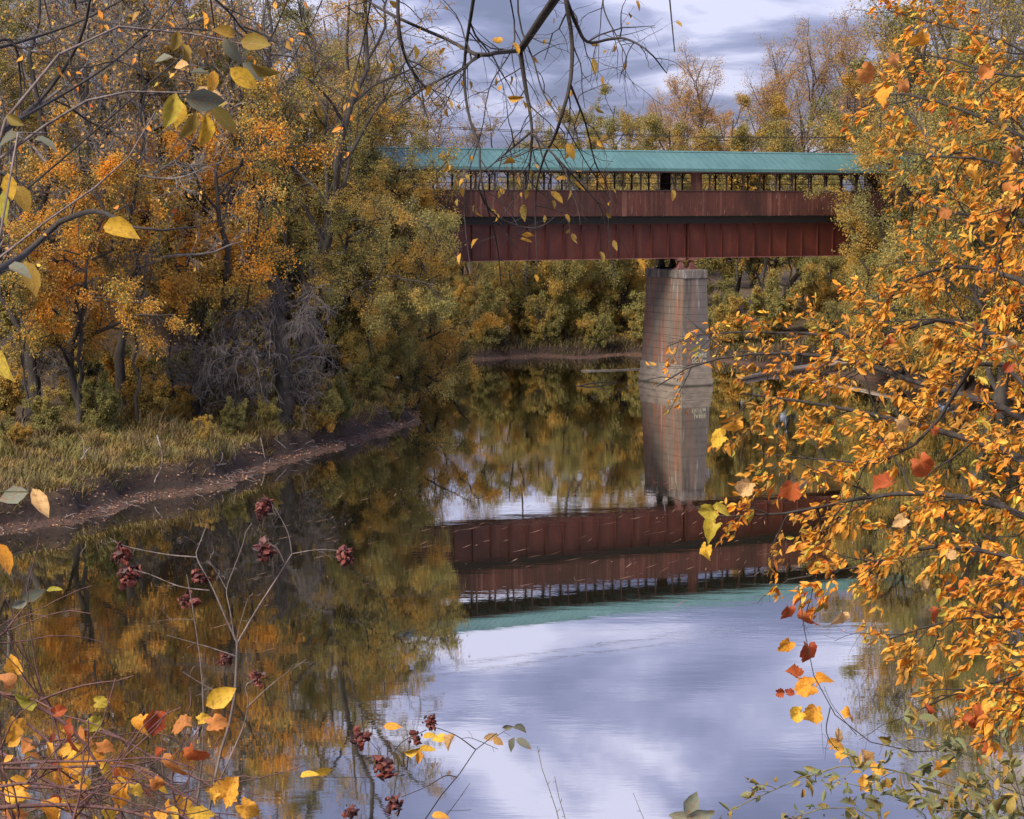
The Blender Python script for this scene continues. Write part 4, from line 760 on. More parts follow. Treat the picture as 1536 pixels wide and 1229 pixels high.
def fg_plant(name, label, cat, root, stems, mat, seed, tw=None, tw2=None, leaf=None, stem_name='stem', n=22, group=None):
    """stems: [(world points, r0, r1)]; twigs grow from them; the 300 largest leaves in view are single objects, the rest is one part"""
    rgp = np.random.default_rng(seed); root = np.asarray(root, float); o = thing(name, label, cat, root, group=group)
    Pt = np.stack([smooth_path(s[0], n) for s in stems])-root; R = np.stack([np.linspace(s[1], s[2], n) for s in stems])
    for a_, r_ in zip(Pt, R): V, Fc = tubes(a_[None], r_[None], 7); link(stem_name, mesh_np(stem_name, V, [Fc], M[mat], True), o)
    cur = Pt
    if tw:
        A, RA, LA = grow(Pt, R, tw['k'], np.full(len(Pt), tw['L']), 7, tw.get('ang', (30, 65)), tw.get('tr', (.3, 1)), tw.get('wig', .14), tw.get('trop', -.03), .012, rgp); br = [tubes(A, np.maximum(RA, tw.get('rmin', .0012)), 4)]; cur = A
        if tw2:
            B, RB, LB = grow(A, RA, tw2['k'], LA*tw2['L'], 5, tw2.get('ang', (30, 65)), (.15, 1), tw2.get('wig', .16), tw2.get('trop', -.03), .012, rgp); br.append(tubes(B, np.maximum(RB, .0009), 3)); cur = B
        V, Fc = join(br); link('twigs', mesh_np('twigs', V, [Fc], M[mat], True), o, 'stuff')
    if leaf:
        p, d = leaf_spots(cur, leaf['k'], rgp, (.2, 1), leaf.get('off', .012), leaf.get('droop', .5), leaf.get('along', .9))
        if 'bias' in leaf: d = nrm(d+np.array(leaf['bias']))
        keep = rgp.uniform(size=len(p)) < leaf.get('keep', 1.)
        px, py, dep = to_px(p+root); 
        if 'mask' in leaf: keep &= leaf['mask'](px, py)
        p, d, px, py, dep = p[keep], d[keep], px[keep], py[keep], dep[keep]
        L = leaf['L']*np.clip(np.exp(rgp.normal(-.05, .34, len(p))), .4, 1.8); inside = (px > -5) & (px < 1541) & (py > -5) & (py < 1234)
        score = np.where(inside, L/np.maximum(dep, .3), -1); order = np.argsort(-score); nb = min(leaf.get('single', 300), int(inside.sum()))
        big, rest = order[:nb], order[nb:]
        y, z = leaf_frames(d, rgp, .9)
        for i in big: put_leaf(o, p[i], d[i], y[i], z[i], L[i], leaf['wr']*rgp.uniform(.8, 1.25), leaf['obj_mat'], 'oval', int(rgp.integers(0, 5)))
        if len(rest):
            V, Q, T3 = ovals(p[rest], d[rest], L[rest], leaf['wr'], rgp); link('foliage', mesh_np('foliage', V, [Q, T3], M[leaf['mat']]), o, 'stuff')
    return o, root
def ground_root(x, y): y = y*KD; return np.array([x, y, gz(x, y)-.05])

def single_leaves(o, root, rows, depth, seed, shape=None):
    rgp = np.random.default_rng(seed)
    for row in rows:
        px, py, sz, mat = row[:4]; dep = row[5] if len(row) > 5 else depth+rgp.uniform(-.12, .12); ang = row[4] if len(row) > 4 and row[4] is not None else rgp.uniform(-150, -30)
        c = P(px, py, dep); L = sz/F*dep*KD*1.03; e = np.radians(ang); right, upv, fwd = np.array([1, 0, 0]), np.array([0, SP, CP]), np.array([0, CP, -SP])
        d = nrm(right*math.cos(e)+upv*math.sin(e)+fwd*rgp.uniform(-.35, .35)); nn = nrm(-fwd*.8+right*rgp.uniform(-1., 1.)+upv*rgp.uniform(-.3, 1.2)); y = nrm(np.cross(nn, d)); z = np.cross(d, y)
        sh = shape or 'oval'; put_leaf(o, c-d*L*.5-root, d, y, z, L, (.55 if sh == 'oval' else 1.)*rgp.uniform(.85, 1.15), mat, sh, int(rgp.integers(0, 5)))
# --- the big orange tree at the right: trunk just outside the frame
rt = ground_root(4.9, 4.6); tz = rt[2]
def from_trunk(h, *pts): return [rt+[-.02*h, 0, h]]+px_path(pts)
trunk = ([rt, rt+[.05, .1, 2.5], rt+[-.1, .25, 5], rt+[-.3, .35, 7.2], rt+[-.5, .3, 9.5]], .16, .07)
rs = [trunk,
 (from_trunk(3.2, (1640, 775, 4.6), (1536, 692, 4.8), (1440, 655, 5.0), (1300, 620, 5.2), (1200, 602, 5.3), (1110, 590, 5.4)), .05, .005),
 (from_trunk(3.6, (1640, 660, 4.9), (1500, 610, 5.2), (1380, 575, 5.4), (1270, 540, 5.6), (1150, 530, 5.7), (1050, 545, 5.8), (985, 580, 5.8)), .04, .004),
 (from_trunk(4.0, (1640, 560, 5.2), (1530, 520, 5.4), (1420, 480, 5.7), (1310, 505, 5.9), (1190, 500, 6.0), (1060, 500, 6.1), (1000, 520, 6.1)), .04, .003),
 (from_trunk(2.6, (1640, 850, 4.2), (1530, 770, 4.4), (1400, 740, 4.6), (1290, 748, 4.7), (1180, 770, 4.8), (1060, 775, 4.8)), .04, .004),
 (from_trunk(2.4, (1640, 900, 4.0), (1530, 840, 4.2), (1400, 820, 4.4), (1290, 850, 4.5), (1180, 870, 4.5)), .035, .004),
 (from_trunk(2.2, (1640, 980, 3.9), (1530, 930, 4.1), (1430, 930, 4.3), (1330, 960, 4.4)), .03, .004),
 (from_trunk(2.0, (1640, 1060, 3.8), (1540, 1020, 4.0), (1460, 1030, 4.1), (1390, 1060, 4.2)), .03, .004),
 (from_trunk(4.3, (1640, 470, 5.2), (1530, 420, 5.4), (1430, 400, 5.6), (1340, 430, 5.8), (1280, 470, 5.9)), .04, .004),
 (from_trunk(4.8, (1640, 380, 5.4), (1530, 330, 5.6), (1430, 320, 5.8), (1370, 300, 6.0)), .04, .004),
 (from_trunk(5.4, (1640, 250, 5.6), (1536, 205, 5.8), (1430, 160, 6.0), (1340, 140, 6.1), (1275, 155, 6.2)), .045, .004),
 (from_trunk(6.2, (1640, 120, 5.8), (1530, 70, 6.0), (1420, 40, 6.1), (1330, 15, 6.2)), .04, .004),
 (from_trunk(5.1, (1640, 300, 5.3), (1560, 270, 5.5), (1480, 240, 5.7), (1400, 235, 5.9), (1340, 225, 6.0)), .03, .004),
 (from_trunk(6.4, (1640, 60, 5.3), (1560, 110, 5.4), (1490, 110, 5.5), (1430, 90, 5.6), (1370, 80, 5.7)), .03, .004),
 (from_trunk(6.0, (1640, 200, 5.0), (1560, 260, 5.0), (1510, 340, 5.0), (1490, 430, 5.0)), .03, .004),
 (from_trunk(6.9, (1640, 10, 5.8), (1520, -30, 6.0), (1400, -50, 6.1), (1330, -20, 6.2)), .04, .004),
 (from_trunk(3.4, (1640, 700, 4.6), (1540, 580, 4.8), (1470, 540, 4.9), (1400, 640, 5.0), (1330, 690, 5.0), (1240, 690, 5.1), (1140, 680, 5.2)), .03, .003)]
def right_mask(px, py):
    lim = np.interp(py, [-200, 0, 120, 200, 290, 400, 450, 500, 540, 600, 660, 760, 800, 850, 900, 960, 1050, 1250], [1330, 1325, 1280, 1265, 1340, 1340, 1150, 1040, 980, 960, 1075, 1080, 1060, 1150, 1180, 1310, 1400, 1420])
    return (px > lim-10) & (np.random.default_rng(4).uniform(size=len(px)) < np.interp(py, [0, 380, 480], [.7, .7, 1.])*np.interp(px, [1000, 1090, 1190], [.22, .4, 1.]))
ot, _ = fg_plant('orange_leaved_tree', 'close tree with bright orange leaves reaching in from the right', 'tree', rt, rs, 'twig_dark', 3, dict(k=26, L=.68, tr=(.25, 1), ang=(20, 65), trop=-.05), dict(k=6, L=.5), dict(k=10, L=.047, wr=.42, droop=.55, bias=(-.45, 0, -.2), mat='l_near', obj_mat='l_near_obj', mask=right_mask), 'branch')

rgo = np.random.default_rng(61); big_l = []
while len(big_l) < 14:
    a, b_ = rgo.uniform(1070, 1536), rgo.uniform(380, 1080)
    if right_mask(np.array([a-40]), np.array([b_]))[0] or (a > 1250 and b_ < 960): big_l.append((a, b_, rgo.uniform(15, 26), ['lf_red', 'lf_orange', 'lf_orange', 'lf_red', 'lf_tan'][int(rgo.integers(0, 5))], None, rgo.uniform(3.9, 4.8)))
big_l += [(1062, 768, 30, 'lf_lime', 200), (1084, 765, 26, 'lf_lime', 10), (1068, 792, 30, 'lf_lime', -130), (1058, 828, 28, 'lf_yellow', -100), (1098, 640, 30, 'lf_orange', -120), (1078, 658, 28, 'lf_yellow', 200), (1118, 732, 28, 'lf_tan', -130), (1188, 736, 32, 'lf_red', -100), (1326, 730, 36, 'lf_red', 200), (1385, 700, 38, 'lf_red', -60)]
for a, b_ in [(1300, 110), (1340, 90), (1325, 140), (1290, 150), (1355, 130), (1510, 250), (1515, 285), (1505, 320), (1500, 345), (1525, 230), (1380, 60), (1430, 190), (1460, 260), (1480, 110), (1420, 320)]: big_l.append((a, b_, rgo.uniform(18, 30), ['lf_orange', 'lf_orange', 'lf_rust'][int(rgo.integers(0, 3))], None, 5.))
single_leaves(ot, rt, big_l, 4.7, 62, 'lobed')
# --- hanging leafless twigs from the overhead limb of a second tree
rt2 = ground_root(-4.6, 2.6)
up = rt2+[0.6, 1.6, 8.2]
def hang(*pts): return px_path([(a, b, 4.8+.25*math.sin(a*.05)) for a, b in pts])
mainl = [rt2, rt2+[.1, .3, 3.5], rt2+[.3, .9, 6.2], up, np.array([-1.6, 4.6*KD, 15.6]), np.array([.3, 4.8*KD, 14.2])]
hs = [(mainl+hang((852, -45), (833, 0), (795, 48), (780, 76)), .10, .022),
 (hang((780, 76), (745, 79), (718, 83), (672, 60), (610, 33), (555, 4), (500, -40)), .014, .007),
 (hang((718, 83), (690, 105), (640, 130), (590, 170)), .009, .003),
 (hang((780, 76), (788, 130), (795, 170), (798, 200), (796, 235), (789, 290)), .016, .003),
 (hang((797, 198), (765, 225), (735, 250), (712, 268)), .007, .003),
 (hang((797, 200), (830, 232), (870, 275), (900, 310), (908, 335)), .008, .003),
 (hang((846, -30), (850, 10), (858, 60), (856, 120), (845, 165), (832, 205), (815, 240), (803, 300), (806, 400)), .013, .003),
 (hang((848, -5), (866, 40), (884, 64), (930, 57), (970, 75), (1000, 110)), .012, .003),
 (hang((856, 128), (878, 185), (893, 245), (912, 285), (913, 360), (925, 430)), .007, .002),
 (hang((716, -40), (707, 20), (698, 80), (697, 130), (705, 180), (720, 225), (720, 255), (728, 300), (745, 365), (752, 430)), .011, .003),
 (hang((780, -40), (776, 0), (782, 45), (800, 90), (815, 140), (848, 190), (880, 245), (915, 300)), .006, .002),
 (hang((722, 255), (718, 285), (740, 320), (780, 340), (815, 338), (850, 310)), .006, .002),
 (hang((597, -40), (598, 40), (610, 90), (632, 125), (645, 131)), .011, .006),
 (hang((760, -30), (772, 60), (735, 130), (722, 200), (700, 270), (697, 330), (708, 420)), .005, .002),
 (hang((910, -40), (905, 10), (925, 55), (940, 90), (930, 115)), .005, .002),
 (hang((560, -20), (545, 60), (520, 160), (500, 240)), .006, .002)]
fg_plant('overhanging_limb', 'nearly bare dark limb hanging down from the top edge before the sky', 'tree', rt2, hs, 'twig_dark', 8, dict(k=10, L=.46, tr=(.05, 1), ang=(25, 75), trop=-.06, wig=.14, rmin=.0014), dict(k=3, L=.6, wig=.16, trop=-.05), dict(k=2, L=.06, wr=.46, droop=1.2, keep=.1, mat='l_near', obj_mat='l_hang', single=130), 'branch', 26)
stk = px_path([(1008, -60, 4.2), (1011, 5, 4.2), (1017, 48, 4.2), (1015, 62, 4.2), (1012, 78, 4.2)])
fg_plant('broken_branch', 'short broken branch end hanging alone from the top edge', 'branch', ground_root(1.2, 3.), [([ground_root(1.9, -1.2), (2.0, -.8, 13.5), (1.7, 1.5*KD, 15.0), (1.0, 3.6*KD, 14.2)]+stk, .06, .003)], 'twig_dark', 4, stem_name='branch', n=40)

# --- near left tree: fine dark limbs across the upper left
rt3 = ground_root(-7.6, 7.0)
def lf(*pts): return px_path([(a, b, 8.+.6*math.sin(a*.02)) for a, b in pts])
lsx = [([rt3, rt3+[0, .2, 3], rt3+[.2, .5, 6], rt3+[.1, .8, 9]], .14, .05),
 (lf((-160, 520), (-40, 430), (40, 380), (70, 345), (110, 325), (150, 318), (215, 345), (300, 340)), .06, .006), (lf((-160, 300), (-30, 220), (60, 150), (120, 60), (140, -30)), .05, .012), (lf((-140, 160), (0, 60), (30, 110), (25, 220), (22, 330)), .02, .004),
 (lf((-100, 100), (100, 40), (240, -30)), .02, .008), (lf((-60, 230), (130, 120), (220, 50), (280, -20)), .02, .006), (lf((280, -40), (345, 20), (365, 45), (400, 65), (440, -20)), .016, .006), (lf((365, 40), (410, 60), (430, 90), (480, 150), (500, 200)), .01, .003),
 (lf((345, -40), (340, 40), (230, 50), (210, 150), (205, 230)), .008, .003), (lf((-140, 420), (20, 300), (150, 190), (260, 95), (330, 45)), .014, .004), (lf((60, -30), (80, 60), (100, 140)), .008, .004), (lf((500, -40), (470, 30), (420, 130), (410, 200)), .007, .002)]
fg_plant('dark_limbed_tree', 'tree at left whose fine dark limbs cross the upper left wood', 'tree', rt3, lsx, 'twig_dark', 12, dict(k=7, L=.9, tr=(.25, 1), ang=(25, 65), wig=.2, trop=.0, rmin=.0025), dict(k=3, L=.55, wig=.22), dict(k=2, L=.075, wr=.5, droop=1., keep=.3, mat='l_near', obj_mat='l_near_obj', single=120), 'branch')

# --- plants with leaves placed one by one
def gst(pts, dep, r0, r1, root=None):
    w = px_path([(a, b, dep) for a, b in pts]); return (([root] if root is not None else [])+w, r0, r1)
r4 = ground_root(-2.4, 1.5)
o, _ = fg_plant('arching_sapling', 'sapling with two arching stems and large yellowing leaves at upper left', 'sapling', r4,
 [([r4, r4+[.05, .1, 1.4]]+px_path([(-120, 380, 2.2), (0, 192, 2.2), (60, 113, 2.2), (110, 64, 2.2), (165, 42, 2.25), (220, 41, 2.25), (300, 53, 2.3), (355, 62, 2.3), (402, 74, 2.3)]), .014, .002),
  ([r4+[.03, .02, .6]]+px_path([(-120, 350, 2.0), (0, 238, 2.1), (60, 194, 2.1), (110, 160, 2.1), (165, 141, 2.15), (225, 137, 2.15), (300, 142, 2.2), (335, 145, 2.2)]), .011, .002),
  ([r4+[.03, .02, .3]]+px_path([(-140, 520, 2.4), (0, 386, 2.4), (50, 345, 2.4), (110, 306, 2.4), (170, 258, 2.45), (212, 213, 2.5), (233, 168, 2.5)]), .010, .002),
  ([r4+[.03, .02, .2]]+px_path([(-90, 700, 2.0), (-20, 560, 2.0), (-12, 420, 2.0), (5, 330, 2.0), (20, 240, 2.0), (35, 178, 2.05), (70, 200, 2.05)]), .008, .002)], 'twig_gray', 2)
single_leaves(o, r4, [(262, 62, 32, 'lf_olive', -110), (275, 82, 34, 'lf_olive', -80), (247, 92, 30, 'lf_sage', 200), (271, 98, 26, 'lf_tan', 180), (335, 50, 34, 'lf_olive', 160), (385, 67, 50, 'lf_olive', -12), (346, 76, 42, 'lf_sage', -60), (300, 112, 30, 'lf_sage', 190), (318, 124, 36, 'lf_orange', -100), (366, 118, 50, 'lf_yellow', -35), (398, 106, 46, 'lf_olive', -25), (380, 108, 40, 'lf_sage', -40), (255, 166, 54, 'lf_lime', -110), (268, 172, 40, 'lf_yellow', -100), (308, 150, 60, 'lf_sage', -8), (316, 144, 50, 'lf_tan', -5), (284, 190, 44, 'lf_olive', -115), (305, 197, 50, 'lf_yellow', -100), (338, 182, 56, 'lf_olive', -45), (322, 158, 40, 'lf_lime', -10), (182, 348, 56, 'lf_yellow', -15), (8, 310, 64, 'lf_lime', -95), (34, 298, 44, 'lf_olive', -60), (16, 280, 40, 'lf_yellow', -80), (46, 418, 60, 'lf_olive', -65), (30, 405, 40, 'lf_sage', -20), (10, 548, 54, 'lf_lime', -70), (16, 207, 46, 'lf_sage', 200), (70, 215, 40, 'lf_sage', -20), (22, 180, 34, 'lf_olive', 150)], 2.15, 21)
r5 = ground_root(-2.0, 1.2)
o, _ = fg_plant('leafy_sprig', 'sprig with two drooping grey tan leaves against the left muddy shore', 'sprig', r5, [([r5]+px_path([(-90, 900, 1.9), (-40, 760, 1.9), (10, 732, 1.95), (42, 738, 1.95)]), .006, .0015)], 'twig_green', 5)
single_leaves(o, r5, [(20, 744, 46, 'lf_sage', 195), (61, 756, 52, 'lf_tan', -60), (6, 838, 54, 'lf_orange', -60)], 1.95, 6)

# bottom left tangle of vines
r6 = ground_root(-1.3, 2.0)
vines = [[(-60, 1015), (0, 1040), (60, 1062), (110, 1096), (142, 1140), (166, 1182), (180, 1216), (190, 1260)], [(-60, 1095), (0, 1128), (60, 1166), (140, 1207), (220, 1250)], [(-60, 1216), (60, 1208), (160, 1212), (230, 1229), (300, 1262)], [(-60, 1150), (50, 1153), (120, 1150), (200, 1152), (260, 1182), (320, 1225), (360, 1265)],
 [(120, 1080), (180, 1107), (232, 1138), (300, 1170), (380, 1222), (440, 1265)], [(-60, 1150), (60, 1143), (140, 1142), (235, 1137), (280, 1150)], [(-60, 1170), (80, 1182), (180, 1165), (250, 1200), (330, 1262)], [(40, 1085), (75, 1115), (95, 1150), (130, 1190), (150, 1260)], [(0, 1040), (-10, 1130), (20, 1180), (30, 1260)], [(180, 1107), (130, 1095), (100, 1110), (60, 1150), (20, 1200), (-40, 1240)], [(230, 1180), (170, 1175), (90, 1200), (20, 1225), (-60, 1235)], [(-50, 1190), (40, 1175), (110, 1185), (200, 1205), (270, 1260)], [(85, 1070), (55, 1040), (30, 1012)], [(-60, 985), (0, 954), (22, 928), (47, 899)], [(100, 1260), (118, 1200), (125, 1150)], [(280, 1260), (262, 1200), (258, 1170), (262, 1140)]]
vs = []; rgv = np.random.default_rng(15)
for k, v in enumerate(vines):
    dep = 2.35+.22*math.sin(k*2.1); w = px_path([(a, b, dep) for a, b in v]); vs.append((w, .0075 if k < 3 else .0046, .003 if k < 5 else .0018))
vs.append(([r6]+px_path([(40, 1330, 2.3), (20, 1225, 2.3), (-20, 1160, 2.3), (-40, 1080, 2.3)]), .010, .005)); vs.append(([r6]+px_path([(120, 1350, 2.35), (200, 1275, 2.35)]), .010, .006)); vs.append(([r6]+px_path([(300, 1360, 2.4), (350, 1270, 2.4)]), .009, .005))
o, _ = fg_plant('wild_grape_vine', 'tangle of reddish vines with yellow and red lobed leaves at lower left', 'vine', r6, vs, 'twig_red', 16, dict(k=6, L=.36, tr=(.1, .95), ang=(20, 50), trop=.01, wig=.16, rmin=.0016))
vl = [(20, 998, 44, 'lf_orange', 100), (35, 1052, 50, 'lf_lime', -160), (22, 1094, 52, 'lf_yellow', -100), (-2, 1060, 50, 'lf_yellow', -100), (8, 1022, 44, 'lf_tan', 120), (104, 1108, 50, 'lf_red', -120), (90, 1068, 30, 'lf_red', 20), (142, 1086, 34, 'lf_lime', 20), (150, 1053, 28, 'lf_lime', 10), (225, 1082, 56, 'lf_red', -110), (212, 1085, 40, 'lf_orange', -100), (272, 1086, 44, 'lf_tan', 190), (304, 1078, 26, 'lf_yellow', 20), (325, 1084, 46, 'lf_tan', 10), (262, 1150, 58, 'lf_tan', -80), (293, 1132, 50, 'lf_red', -50), (24, 1186, 58, 'lf_orange', 180), (72, 1215, 52, 'lf_orange', -30), (160, 1158, 34, 'lf_yellow', -20), (120, 1150, 44, 'lf_yellow', -160), (140, 1140, 40, 'lf_yellow', 10), (110, 1128, 36, 'lf_yellow', 40), (158, 1120, 38, 'lf_tan', 0), (180, 1192, 52, 'lf_yellow', -100), (205, 1185, 34, 'lf_lime', -20), (270, 1206, 46, 'lf_yellow', 80), (236, 1176, 34, 'lf_tan', -60), (345, 1185, 60, 'lf_orange', 60), (372, 1215, 50, 'lf_orange', -40), (320, 1195, 40, 'lf_yellow', -140), (165, 1222, 40, 'lf_yellow', -60), (20, 1225, 44, 'lf_tan', 10), (120, 1180, 26, 'lf_orange', 10), (300, 1222, 50, 'lf_lime', 30), (240, 1225, 36, 'lf_orange', 60), (40, 1120, 30, 'lf_tan', 200), (96, 1128, 26, 'lf_orange', 60)]
single_leaves(o, r6, [(a, b_, c_*.74, {'lf_tan': 'lf_tan' if i_ % 3 == 0 else 'lf_rust', 'lf_lime': 'lf_lime' if i_ % 3 else 'lf_yellow', 'lf_yellow': 'lf_yellow' if i_ % 3 == 0 else 'lf_orange'}.get(d_, d_), e_) for i_, (a, b_, c_, d_, e_) in enumerate(vl)], 2.3, 17, 'lobed')
rgw = np.random.default_rng(91)
single_leaves(o, r6, [(a, b_, rgw.uniform(14, 30), ['lf_orange', 'lf_rust', 'lf_orange', 'lf_red', 'lf_yellow'][k % 5]) for k, (a, b_) in enumerate(zip(np.abs(rgw.normal(0, 170, 46)), 1229-np.abs(rgw.normal(0, 75, 46)))) ], 2.35, 92)
o2 = [(332, 1046, 52, 'lf_yellow', 30), (50, 893, 36, 'lf_sage', 20), (82, 887, 24, 'lf_lime', -5), (30, 905, 26, 'lf_sage', 200)]
single_leaves(o, r6, o2, 2.4, 18)

# dried shrub with seed heads
def seed_head(parent, c, size, seed):
    rgp = np.random.default_rng(seed); parts = []; n = 46
    ic = np.array([(0, 0, 1), (.89, 0, .45), (.28, .85, .45), (-.72, .53, .45), (-.72, -.53, .45), (.28, -.85, .45), (.72, .53, -.45), (-.28, .85, -.45), (-.89, 0, -.45), (-.28, -.85, -.45), (.72, -.53, -.45), (0, 0, -1)]); f = np.array([(0, 1, 2), (0, 2, 3), (0, 3, 4), (0, 4, 5), (0, 5, 1), (1, 6, 2), (2, 7, 3), (3, 8, 4), (4, 9, 5), (5, 10, 1), (6, 7, 2), (7, 8, 3), (8, 9, 4), (9, 10, 5), (10, 6, 1), (11, 7, 6), (11, 8, 7), (11, 9, 8), (11, 10, 9), (11, 6, 10)])
    for k in range(n):
        d = nrm(rgp.normal(size=3)); r = size*rgp.uniform(.06, .15); v = ic*rgp.uniform(.35, 1.6, (1, 3))*r*rgp.uniform(.45, 1.6, (12, 1)); q, _ = np.linalg.qr(rgp.normal(size=(3, 3))); parts.append((v@q.T+d*size*.44*rgp.uniform(.3, 1.15), f))
    V, Fc = join(parts); so_ = link('seed_head', mesh_np('seed_head', V, [Fc], M['seed']), parent, 'stuff'); so_.location = c
r7 = ground_root(-.85, 2.35)
D7 = 2.75
ds = [([r7]+px_path([(300, 1330, D7), (312, 1229, D7), (328, 1140, D7), (350, 1060, D7), (356, 965, D7)]), .0062, .0042),
 gst([(356, 965), (340, 930), (318, 880), (295, 836), (300, 815), (311, 786)], D7, .004, .0015), gst([(356, 965), (385, 915), (415, 868), (438, 831)], D7+.02, .004, .002), gst([(295, 836), (250, 832), (190, 820), (165, 808)], D7, .0026, .0012), gst([(314, 886), (270, 880), (225, 862), (200, 855)], D7-.05, .0024, .0012), gst([(438, 831), (432, 800), (416, 768), (405, 752)], D7, .002, .0011), gst([(438, 831), (475, 825), (512, 826)], D7, .002, .0011), gst([(426, 843), (415, 822), (400, 815)], D7, .0015, .001),
 gst([(352, 960), (345, 915), (340, 885), (352, 850), (365, 815), (368, 800), (378, 785)], D7-.04, .0022, .0012), gst([(340, 885), (325, 858), (310, 840)], D7-.04, .0016, .001), ([r7+[.02, 0, .1]]+px_path([(292, 1300, 2.7), (303, 1140, 2.7), (304, 1030, 2.7), (292, 930, 2.7), (280, 862, 2.7)]), .004, .0018), gst([(355, 985), (310, 970), (250, 953)], D7, .0022, .001), gst([(330, 1170), (365, 1090), (372, 1050), (368, 1030), (384, 1018)], D7-.1, .0032, .0015), gst([(370, 1062), (410, 1025), (460, 989)], D7-.1, .0025, .001), gst([(350, 1050), (310, 1030), (274, 1008)], D7, .0015, .0008), gst([(355, 960), (362, 930), (372, 897)], D7, .0014, .0008), gst([(292, 930), (262, 929), (236, 932)], 2.7, .001, .0006)]
o, _ = fg_plant('seed_head_shrub', 'dry forked shrub carrying dark red seed heads over the water', 'shrub', r7, ds, 'twig_gray', 25, dict(k=2, L=.10, tr=(.4, 1), ang=(30, 70), wig=.35, rmin=.0005), dict(k=2, L=.6, wig=.4))
for k, (a, b, s) in enumerate([(181, 832, 30), (196, 863, 34), (301, 866, 26), (282, 900, 26), (397, 759, 34), (397, 826, 30), (518, 835, 27), (335, 990, 22), (386, 1020, 24)]): seed_head(o, P(a, b, D7)-r7, s/F*D7*KD*1.15, 300+k)
r8 = ground_root(.0, 2.1); D8 = 2.6
o, _ = fg_plant('bramble_branch', 'thin dark branch with yellow leaves and seed heads at bottom centre', 'branch', r8, [([r8]+px_path([(610, 1330, D8), (638, 1229, D8), (690, 1160, D8), (718, 1118, D8), (728, 1105, D8), (745, 1100, D8)]), .005, .0014), gst([(686, 1166), (668, 1164), (640, 1180), (602, 1196)], D8, .002, .001), gst([(713, 1124), (685, 1104), (655, 1092), (645, 1090)], D8, .0022, .001), gst([(722, 1113), (705, 1107), (692, 1108)], D8, .0012, .0008), gst([(722, 1113), (747, 1124)], D8, .0012, .0008), gst([(740, 1108), (755, 1098), (770, 1090)], D8, .0012, .0006), gst([(640, 1095), (605, 1112), (580, 1138), (562, 1120), (545, 1100)], D8, .0016, .0008), gst([(665, 1229), (680, 1210), (705, 1175)], D8, .0015, .0008), ([r8]+px_path([(640, 1320, D8), (650, 1245, D8), (676, 1214, D8), (707, 1215, D8)]), .003, .0008), gst([(578, 1150), (562, 1165), (495, 1166), (470, 1166)], D8, .001, .0006)], 'twig_dark', 33, dict(k=1, L=.04, tr=(.3, .9), rmin=.0005))
single_leaves(o, r8, [(646, 1104, 24, 'lf_yellow', 10), (662, 1112, 30, 'lf_yellow', 190), (676, 1114, 30, 'lf_tan', -120), (618, 1126, 26, 'lf_yellow', 10), (640, 1126, 28, 'lf_yellow', -10), (627, 1136, 22, 'lf_orange', -90), (589, 1090, 28, 'lf_orange', 0), (462, 1160, 28, 'lf_yellow', 25), (486, 1159, 26, 'lf_yellow', -10), (736, 1106, 22, 'lf_tan', 10), (747, 1112, 20, 'lf_tan', -40), (766, 1117, 26, 'lf_sage', -120), (786, 1116, 28, 'lf_sage', -30), (780, 1095, 26, 'lf_sage', -20), (762, 1090, 18, 'lf_sage', 10), (660, 1222, 26, 'lf_orange', 10)], D8, 34)
for k, (a, b, s) in enumerate([(541, 1105, 28), (578, 1150, 34), (593, 1207, 27), (527, 1216, 22), (624, 1108, 20), (646, 1084, 22)]): seed_head(o, P(a, b, D8)-r8, s/F*D8*KD*1.1, 400+k)
# bottom right green shrub, dangling vine and bottom weeds
r9 = ground_root(2.6, 2.6); D9 = 3.4
gs_ = [([r9]+px_path([(1560, 1290, D9), (1457, 1193, D9), (1390, 1168, D9), (1329, 1153, D9), (1267, 1149, D9), (1219, 1160, D9), (1161, 1185, D9), (1091, 1217, D9)]), .009, .002), ([r9]+px_path([(1420, 1300, D9), (1310, 1229, D9), (1267, 1207, D9), (1226, 1215, D9), (1185, 1228, D9)]), .007, .002), ([r9+[0, 0, .1]]+px_path([(1600, 1230, D9), (1500, 1180, D9), (1430, 1120, D9), (1370, 1105, D9), (1320, 1120, D9)]), .007, .002), ([r9]+px_path([(1500, 1300, 3.2), (1490, 1200, 3.2), (1460, 1130, 3.2), (1430, 1090, 3.2)]), .006, .002), ([r9]+px_path([(1450, 1290, 3.3), (1380, 1215, 3.3), (1330, 1190, 3.3), (1270, 1175, 3.3)]), .005, .002), ([r9]+px_path([(1580, 1280, 3.1), (1530, 1190, 3.1), (1510, 1120, 3.1)]), .006, .002), ([r9]+px_path([(1540, 1300, 3.0), (1480, 1225, 3.0), (1400, 1215, 3.0)]), .005, .002)]
fg_plant('small_leaved_shrub', 'arching shrub with small grey green leaves at the lower right', 'shrub', r9, gs_, 'twig_green', 44, dict(k=24, L=.24, tr=(.3, 1), ang=(25, 65), trop=.02, rmin=.0009), None, dict(k=9, L=.046, wr=.45, droop=0., along=1., mat='l_small', obj_mat='lf_small', single=260))
r10 = ground_root(2.2, 3.0); D10 = 3.9
